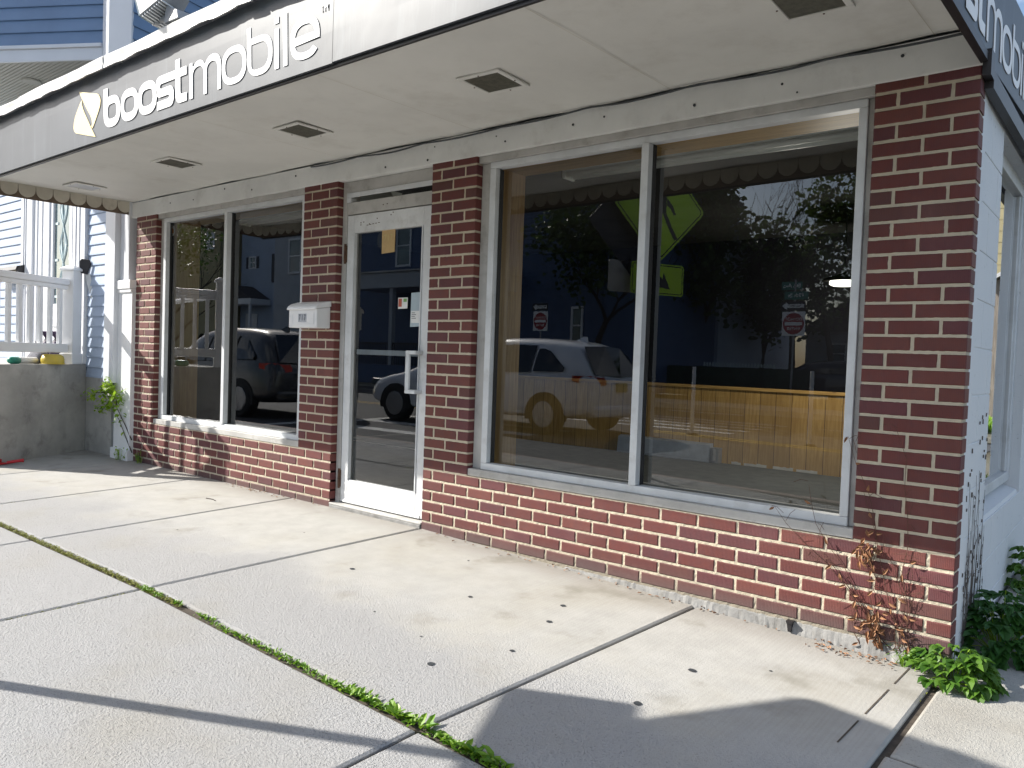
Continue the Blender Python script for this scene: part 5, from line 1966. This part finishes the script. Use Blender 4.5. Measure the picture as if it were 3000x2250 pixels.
# --- cars
def car(name, label, loc, rz, L, W, H, paint, kind='suv'):
    """body lofted from stations along the length (nose at +x), wheels, glass and lights as parts"""
    t = thing(name, label, 'car', 'cars in the street', loc, rz)
    h = L / 2
    if kind == 'suv':
        #      x       zb    zmid  belt  top    w_s   w_m   w_b   w_t
        S = [(-h, .42, .62, .86, .90, .60, .70, .66, .62), (-h + .05, .34, .62, .98, 1.03, .80, .88, .83, .74), (-h + .24, .30, .62, 1.04, 1.36, .86, .93, .88, .68),
             (-h + .55, .28, .62, 1.08, H - .09, .90, .95, .92, .62), (-h + 1.0, .26, .62, 1.06, H - .03, .91, .96, .93, .64), (-h + 1.8, .24, .6, 1.03, H, .91, .96, .94, .66),
             (-h + 2.6, .24, .6, 1.00, H - .02, .91, .96, .94, .66), (-h + 3.15, .24, .6, .98, H - .18, .91, .96, .94, .66), (-h + 3.62, .25, .6, .97, 1.06, .91, .96, .93, .74),
             (-h + 4.2, .27, .58, .90, .96, .90, .95, .90, .72), (h - .25, .30, .56, .80, .85, .84, .90, .82, .62), (h - .05, .36, .55, .70, .74, .66, .74, .68, .5), (h, .44, .54, .62, .66, .5, .56, .52, .4)]
    b = MB()
    vs = []
    for (x, zb, zm, ze, zt, ws, wm, wb, wt) in S:
        k = W / 1.92
        half = [(ws, zb), (wm, zb + .12), (wm, zm), (wb, ze), (wt + (wb - wt) * .45, ze + (zt - ze) * .55), (wt, zt - .03), (wt * .6, zt), (0, zt + .01)]
        ring = [(-y, z) for y, z in half] + [(y, z) for y, z in half[-2::-1]]
        vs += [(x, y * k, z) for y, z in ring]
    n = 15
    fs = []
    for i in range(len(S) - 1):
        for j in range(n - 1):
            fs.append((i * n + j, i * n + j + 1, (i + 1) * n + j + 1, (i + 1) * n + j))
        fs.append((i * n + n - 1, i * n, (i + 1) * n, (i + 1) * n + n - 1))
    fs += [tuple(range(n)), tuple(range((len(S) - 1) * n, len(S) * n))]
    b.add(vs, fs)
    bo = b.build('body', paint, t, smooth=True)
    sm = bo.modifiers.new('sub', 'SUBSURF'); sm.levels = 1; sm.render_levels = 2
    def at(x, f, side, off=.012):
        """point on the cabin side: f = 0 at the belt, 1 at the roof"""
        for i in range(len(S) - 1):
            if S[i][0] <= x <= S[i + 1][0]:
                u = (x - S[i][0]) / (S[i + 1][0] - S[i][0])
                q = [S[i][k] + (S[i + 1][k] - S[i][k]) * u for k in range(9)]
                z = q[3] + (q[4] - q[3]) * f
                y = (q[7] + (q[8] - q[7]) * f) * W / 1.92
                return (x, side * (y + off), z)
        return (x, side, 1)
    for side in (-1, 1):
        g = MB()
        for x0, x1, f0, f1 in ((-h + .62, -h + 1.30, .10, .72), (-h + 1.36, -h + 2.28, .08, .80), (-h + 2.34, -h + 3.02, .08, .78)):
            m = 5
            vv = []
            for i in range(m + 1):
                x = x0 + (x1 - x0) * i / m
                ft = f1
                if x0 < -h + .7:
                    ft = f0 + .12 + (f1 - f0 - .12) * min(1, i / m * 1.5)
                if x1 > -h + 3.0:
                    ft = f1 - .45 * (i / m) ** 2
                vv += [at(x, f0, side), at(x, ft * .5 + f0 * .5, side, .03), at(x, ft, side)]
            g.add(vv, [(i * 3 + k, i * 3 + k + 1, i * 3 + k + 4, i * 3 + k + 3) for i in range(m) for k in range(2)])
        g.build('side_window', 'dark_glass', t)
        m_ = MB(); m_.obox((-h + 3.12, side * (W / 2 + .05), 1.06), (.12, .18, .14)); m_.build('mirror', paint, t, bevel=.03)
        tl = MB()
        tl.hexa([(-h - .015, side * .50, .92), (-h + .06, side * .78, .90), (-h + .40, side * .955, .98), (-h + .0, side * .48, 1.0), (-h - .0, side * .50, 1.06), (-h + .08, side * .80, 1.08), (-h + .40, side * .955, 1.06), (-h + .05, side * .50, 1.08)][:4] +
                [(-h + .02, side * .50, 1.04), (-h + .12, side * .80, 1.08), (-h + .42, side * .935, 1.07), (-h + .06, side * .48, 1.06)])
        tl.build('tail_light', 'tail_light', t)
        hl = MB(); hl.obox((h - .22, side * .68, .76), (.34, .22, .14)); hl.build('headlight', 'house_glass', t, bevel=.04)
    rw = MB()
    rw.add([(-h + .075, -.72, 1.10), (-h + .03, 0, 1.08), (-h + .075, .72, 1.10), (-h + .30, .66, H - .30), (-h + .44, .56, H - .15), (-h + .38, 0, H - .13), (-h + .44, -.56, H - .15), (-h + .30, -.66, H - .30)], [(0, 1, 5, 6), (1, 2, 4, 5), (2, 3, 4), (0, 6, 7)])
    rw.build('rear_window', 'dark_glass', t)
    ws = MB()
    ws.add([(h - 1.24, -.68, 1.10), (h - 1.24, .68, 1.10), (h - 1.72, .60, H - .15), (h - 1.72, -.60, H - .15)], [(0, 1, 2, 3)])
    ws.build('windscreen', 'dark_glass', t)
    pl = MB(); pl.box(-h - .03, -h + .02, -.16, .16, .80, .96); pl.build('number_plate', 'plate_tan', t)
    an = MB(); an.hexa([(-h + .78, -.03, H - .06), (-h + 1.0, -.045, H - .04), (-h + 1.0, .045, H - .04), (-h + .78, .03, H - .06), (-h + .78, -.012, H + .035), (-h + .86, -.015, H + .04), (-h + .86, .015, H + .04), (-h + .78, .012, H + .035)]); an.build('roof_antenna', paint, t)
    bp = MB(); bp.box(-h - .05, -h + .3, -.80, .80, .36, .56); bp.build('bumper', paint, t, bevel=.06)
    for x in (-h + .98, h - .98):
        for side in (-1, 1):
            w = MB()
            y = side * (W / 2 - .10)
            w.lathe([(.20, -.12), (.33, -.12), (.36, -.09), (.36, .09), (.33, .125), (.20, .11)], (x, y, .36), 28, 'Y')
            wo = w.build('wheel', 'dark_rubber', t)
            r = MB()
            for k in range(5):
                a_ = 2 * math.pi * k / 5
                p = Vector((math.cos(a_), 0, math.sin(a_)))
                q = Vector((-math.sin(a_), 0, math.cos(a_)))
                c = Vector((x, y + side * .128, .36))
                r.prism([(0.03, -.035), (.225, -.055), (.225, .055), (.03, .035)], lambda u, v, d_: tuple(c + p * u + q * v + Vector((0, d_ * side, 0))), 0, .012)
            r.lathe([(.225, .10), (.25, .12), (.235, .13), (.22, .115)], (x, y if side > 0 else y - .23, .36), 24, 'Y')
            r.build('rim', 'alloy', wo)
            a2 = MB()
            a2.prism([(.43 * math.cos(k * math.pi / 14), .40 * math.sin(k * math.pi / 14)) for k in range(15)] + [(-.43, -.10), (.43, -.10)], lambda u, v, d_: (x + u, side * (W / 2 - .05) + d_, .36 + v), -.055, .062)
            a2.build('wheel_arch', 'dark_rubber', t)
    return t
car('white_suv', 'white car passing along the road, mirrored in the big right window', (*RW(-6.35, -8.45), -.21), math.pi - R_(1.5), 4.95, 1.95, 1.74, 'car_white')
car('black_suv', 'black car parked at the near kerb, mirrored in the left window', (-11.6, -6.0, -.21), math.pi, 4.8, 1.95, 1.78, 'car_black')
car('dark_car', 'dark car parked far down the side street before the garage', (*RW(-5.6, -25.5), -.10), math.pi, 4.7, 1.85, 1.55, 'car_navy')

# --- traffic signs
def frame_of(n):
    """rotation that turns a plate facing -Y towards plan direction n"""
    return math.atan2(n[1], n[0]) + math.pi / 2

def ped_sign():
    t = thing('crossing_sign', 'lime yellow pedestrian crossing sign with an arrow plaque on a steel post by the kerb', 'traffic sign', None, (-.66, -3.15, -.06))
    rz = frame_of((.93, .37))
    p = MB(); p.tube([(0, 0, 0), (0, 0, 3.2)], .03, 8); p.build('post', 'steel_grey', t)
    rot = Matrix.Rotation(rz, 4, 'Z')
    def plate(nm, outline, y0, y1, mat, par=None):
        m = MB(); m.prism(outline, lambda u, v, d: tuple(rot @ Vector((u, d, v))), y0, y1)
        return m.build(nm, mat, par or t)
    def rr(w, h, r, cx=0, cz=0, turn=0.):
        o = []
        for (sx, sz, a0) in ((1, 1, 0), (-1, 1, 90), (-1, -1, 180), (1, -1, 270)):
            for k in range(5):
                a = R_(a0 + 90 * k / 4)
                o.append((sx * (w / 2 - r) + r * math.cos(a), sz * (h / 2 - r) + r * math.sin(a)))
        c, s = math.cos(turn), math.sin(turn)
        return [(cx + u * c - v * s, cz + u * s + v * c) for u, v in o]
    zc = 2.74
    d = plate('diamond_plate', rr(.76, .76, .05, 0, zc, math.pi / 4), -.055, -.050, 'sign_lime')
    plate('border_line', rr(.72, .72, .045, 0, zc, math.pi / 4), -.0562, -.0552, 'sign_black', d)
    plate('diamond_field', rr(.695, .695, .035, 0, zc, math.pi / 4), -.0574, -.0564, 'sign_lime', d)
    k = MB()
    fn = lambda u, v, q: tuple(rot @ Vector((u, q, zc + v)))
    k.prism([(-.05, .11), (.05, .11), (.06, -.03), (.03, -.06), (-.05, -.05)], fn, -.0592, -.0582)
    k.prism([(.045 * math.cos(i * .524), .17 + .045 * math.sin(i * .524)) for i in range(12)], fn, -.0592, -.0582)
    k.prism([(-.055, -.052), (-.01, -.056), (-.075, -.18), (-.16, -.31), (-.20, -.29), (-.115, -.16)], fn, -.0592, -.0582)
    k.prism([(.0, -.058), (.055, -.062), (.085, -.17), (.08, -.33), (.035, -.33), (.035, -.19)], fn, -.0592, -.0582)
    k.prism([(.055, .10), (.11, .0), (.135, -.06), (.11, -.07), (.08, -.01), (.056, .02)], fn, -.0592, -.0582)
    k.prism([(-.055, .10), (-.13, .03), (-.17, -.05), (-.145, -.06), (-.10, .0), (-.056, .03)], fn, -.0592, -.0582)
    k.build('walking_figure', 'sign_black', d)
    zp = 2.03
    a = plate('arrow_plate', rr(.60, .31, .03, 0, zp), -.055, -.050, 'sign_lime')
    plate('border_line', rr(.575, .285, .026, 0, zp), -.0562, -.0552, 'sign_black', a)
    plate('arrow_field', rr(.555, .265, .02, 0, zp), -.0574, -.0564, 'sign_lime', a)
    k = MB()
    c, s = math.cos(R_(215)), math.sin(R_(215))
    ar = [(-.20, -.028), (.03, -.028), (.0, -.085), (.165, 0), (.0, .085), (.03, .028), (-.20, .028)]
    k.prism([(.0 + u * c - v * s, zp + u * s + v * c) for u, v in ar], lambda u, v, q: tuple(rot @ Vector((u, q, v))), -.0592, -.0582)
    k.build('arrow', 'sign_black', a)
    plate('back_plate', rr(.60, .31, .03, .20, zp + .01), .040, .045, 'aluminium_worn')
    plate('back_plate', rr(.78, .78, .05, .20, zc - .18, math.pi / 4), .040, .046, 'shutter')
ped_sign()

def no_entry(x, y, zb, label, extra):
    t = thing('no_entry_sign', label, 'traffic sign', 'no entry signs across the street', (x, y, -.06))
    p = MB(); p.tube([(0, -.03, 0), (0, -.03, zb + (1.55 if extra else 1.0))], .026, 8); p.build('post', 'steel_grey', t)
    b = zb + .06
    a = MB(); a.box(-.31, .31, -.006, -.0, b, b + .64); a.build('white_plate', 'sign_white', t)
    a = MB(); a.prism([(.285 * math.cos(k * math.pi / 18), b + .32 + .285 * math.sin(k * math.pi / 18)) for k in range(36)], lambda u, v, d: (u, d, v), .001, .003); a.build('red_disc', 'sign_red', t)
    a = MB(); a.box(-.235, .235, .004, .006, b + .275, b + .365); a.build('white_bar', 'sign_white', t)
    text('lettering', 'DO NOT', .115, (0, .005, b + .435), (R_(90), 0, R_(180)), 'sign_white', t)
    text('lettering', 'ENTER', .115, (0, .005, b + .185), (R_(90), 0, R_(180)), 'sign_white', t)
    o = b + .67
    a = MB(); a.box(-.36, .30, -.006, 0, o, o + .24); a.build('black_plate', 'sign_black', t)
    a = MB(); a.prism([(-.33, o + .12), (-.19, o + .225), (-.19, o + .17), (.26, o + .17), (.26, o + .07), (-.19, o + .07), (-.19, o + .015)], lambda u, v, d: (u, d, v), .001, .003); a.build('white_arrow', 'sign_white', t)
    text('lettering', 'ONE WAY', .085, (.04, .0045, o + .12), (R_(90), 0, R_(180)), 'sign_black', t)
    if extra:
        q = o + .29
        a = MB(); a.box(-.28, .36, -.006, 0, q, q + .21); a.build('street_plate', 'sign_green', t)
        text('lettering', '19th St', .15, (.04, .003, q + .105), (R_(90), 0, R_(180)), 'sign_white', t)
        a = MB(); a.box(-.38, .18, -.04, -.034, q + .26, q + .47); a.build('street_plate', 'sign_green', t)
        text('lettering', '8th Ave', .15, (-.10, -.030, q + .365), (R_(90), 0, R_(180)), 'sign_white', t)
no_entry(*RW(-3.93, -17), 1.98, 'no entry sign below a one way arrow and two green street name plates', True)
no_entry(*RW(-12.28, -17), 2.06, 'no entry sign below a one way arrow in front of the deep blue house', False)

for x, lb in ((-1.09, 'white flexible lane post nearer the right frame of the window'), (-3.3, 'white flexible lane post behind the window mullion side')):
    t = thing('lane_post', lb, 'bollard', 'white lane posts in the road', (*RW(x, -10), -.21))
    a = MB(); a.tube([(0, 0, .02), (0, 0, 1.3)], .035, 10); a.build('tube', 'vinyl_white', t)
    a = MB(); a.lathe([(.12, 0), (.10, .03), (.05, .04)], (0, 0, 0), 12); a.build('foot', 'dark_rubber', t)

# --- what the side window mirrors: the yard behind the shop
def yard():
    g = MB()
    g.quad((4.21, 14.02, -.19), (40, 14.02, -.19), (40, 60, -.19), (3.0, 60, -.19))
    struct(g.build('yard', 'ground'))
    t = thing('grey_shed', 'weathered grey plank shed with a pointed roof, mirrored in the side window', 'shed', None, (5.6, 19.5, -.15))
    w = MB(); w.box(-1.3, 1.3, 0, 2.4, 0, 2.7); w.prism([(-1.3, 2.7), (1.3, 2.7), (-.55, 3.75)], lambda u, v, d: (u, d, v), .001, 2.4); w.build('plank_wall', 'wood_grey', t)
    r = MB()
    for a, b in (((-1.45, 2.55), (-.55, 3.78)), ((1.45, 2.6), (-.55, 3.78))):
        r.hexa([(a[0], -.15, a[1]), (b[0], -.15, b[1]), (b[0], 2.5, b[1]), (a[0], 2.5, a[1]), (a[0], -.15, a[1] + .1), (b[0], -.15, b[1] + .1), (b[0], 2.5, b[1] + .1), (a[0], 2.5, a[1] + .1)])
    r.build('roof', 'roof_pale', t)
    d = MB(); d.box(-1.0, -.75, -.03, -.002, .3, 1.9); d.build('door', 'rust', t)
    t = thing('block_building', 'cream block building rising behind the grey shed', 'building', None, (8.5, 29, -.15))
    w = MB()
    for k in range(19):
        for i in range(13):
            o = .4 if k % 2 else 0
            w.box(-6 + i * .9 + o, -6 + i * .9 + o + .88, 0, .3, k * .4 + .01, k * .4 + .39)
    w.box(-6, 6, .02, 6, 0, 7.6)
    w.build('block_wall', 'stucco_beige', t)
    c = MB(); c.box(-6.1, 6.1, -.06, 6, 7.605, 7.95); c.build('parapet', 'roof_shingle', t)
    m = MB()
    for i in range(2600):
        x, y = (4.3 + 3 * rng.random(), 16.6 + 2.6 * rng.random()) if i < 2000 else (3.0 + .9 * rng.random(), 5.2 + 1.6 * rng.random())
        z = -.19 if i < 2000 else -.10
        a = rng.random() * 6.28
        l = (.25 if i < 2000 else .12) * (.5 + rng.random())
        leaf(m, Vector((x, y, z)), Vector((math.cos(a) * .5, math.sin(a) * .5, 1)), Vector((1, 0, 0)), l, l * .2)
    tag(m.build('yard_grass', 'leaf_grass'), 'rough green grass below the grey shed', 'grass', None, 'stuff')
    t = thing('overhead_wire', 'thin dark wires crossing the strip of sky in the side window', 'wire', None, (5, 20, 7))
    a = MB(); a.tube([(-1, 0, -1.6), (.6, 0, .2), (2, 2, 4)], .03, 5); a.tube([(-6, 6, 1.4), (0, 6, 1.2), (8, 6, 1.4)], .018, 5); a.build('strand', 'ink', t)
yard()

# letters and numbers become plain meshes
dg = bpy.context.evaluated_depsgraph_get()
for o in [o for o in sc.objects if o.type in {'CURVE', 'FONT'}]:
    me = bpy.data.meshes.new_from_object(o.evaluated_get(dg))
    n = bpy.data.objects.new(o.name.split('.')[0], me)
    COL.objects.link(n)
    n.parent = o.parent
    n.matrix_local = o.matrix_local.copy()
    bpy.data.objects.remove(o)

# countable small parts become objects of their own
import bmesh
for o in [o for o in sc.objects if o.type == 'MESH' and o.name.split('.')[0] in {'brickwork', 'nail_head', 'board_joint', 'hinge', 'screw_hole', 'torn_edge', 'lamp_holder', 'screw', 'gum_spot', 'scored_line'}]:
    if o.name.startswith('brickwork'):
        cut = lambda c: 0 if c.x < -.65 else 1
    else:
        cut = None
    bm = bmesh.new(); bm.from_mesh(o.data)
    seen, groups = set(), []
    for f in bm.faces:
        if f in seen:
            continue
        st, isl = [f], []
        seen.add(f)
        while st:
            q = st.pop(); isl.append(q.index)
            for e in q.edges:
                for l in e.link_faces:
                    if l not in seen:
                        seen.add(l); st.append(l)
        groups.append(isl)
    if cut:
        g2 = [[], []]
        for g in groups:
            g2[cut(bm.faces[:][g[0]].calc_center_median())] += g
        groups = g2
    bm.free()
    if o.name.startswith('hinge'):
        groups = [sum([g for g in groups if (o.data.polygons[g[0]].center.z > 1) == up], []) for up in (True, False)]
    if len(groups) < 2:
        continue
    src = o.data
    for k, g in enumerate(groups):
        me = src.copy()
        b2 = bmesh.new(); b2.from_mesh(me); b2.faces.ensure_lookup_table()
        keep = set(g)
        bmesh.ops.delete(b2, geom=[f for f in b2.faces if f.index not in keep], context='FACES')
        b2.to_mesh(me); b2.free()
        if k == 0:
            o.data = me
        else:
            n = o.copy(); n.data = me; COL.objects.link(n)
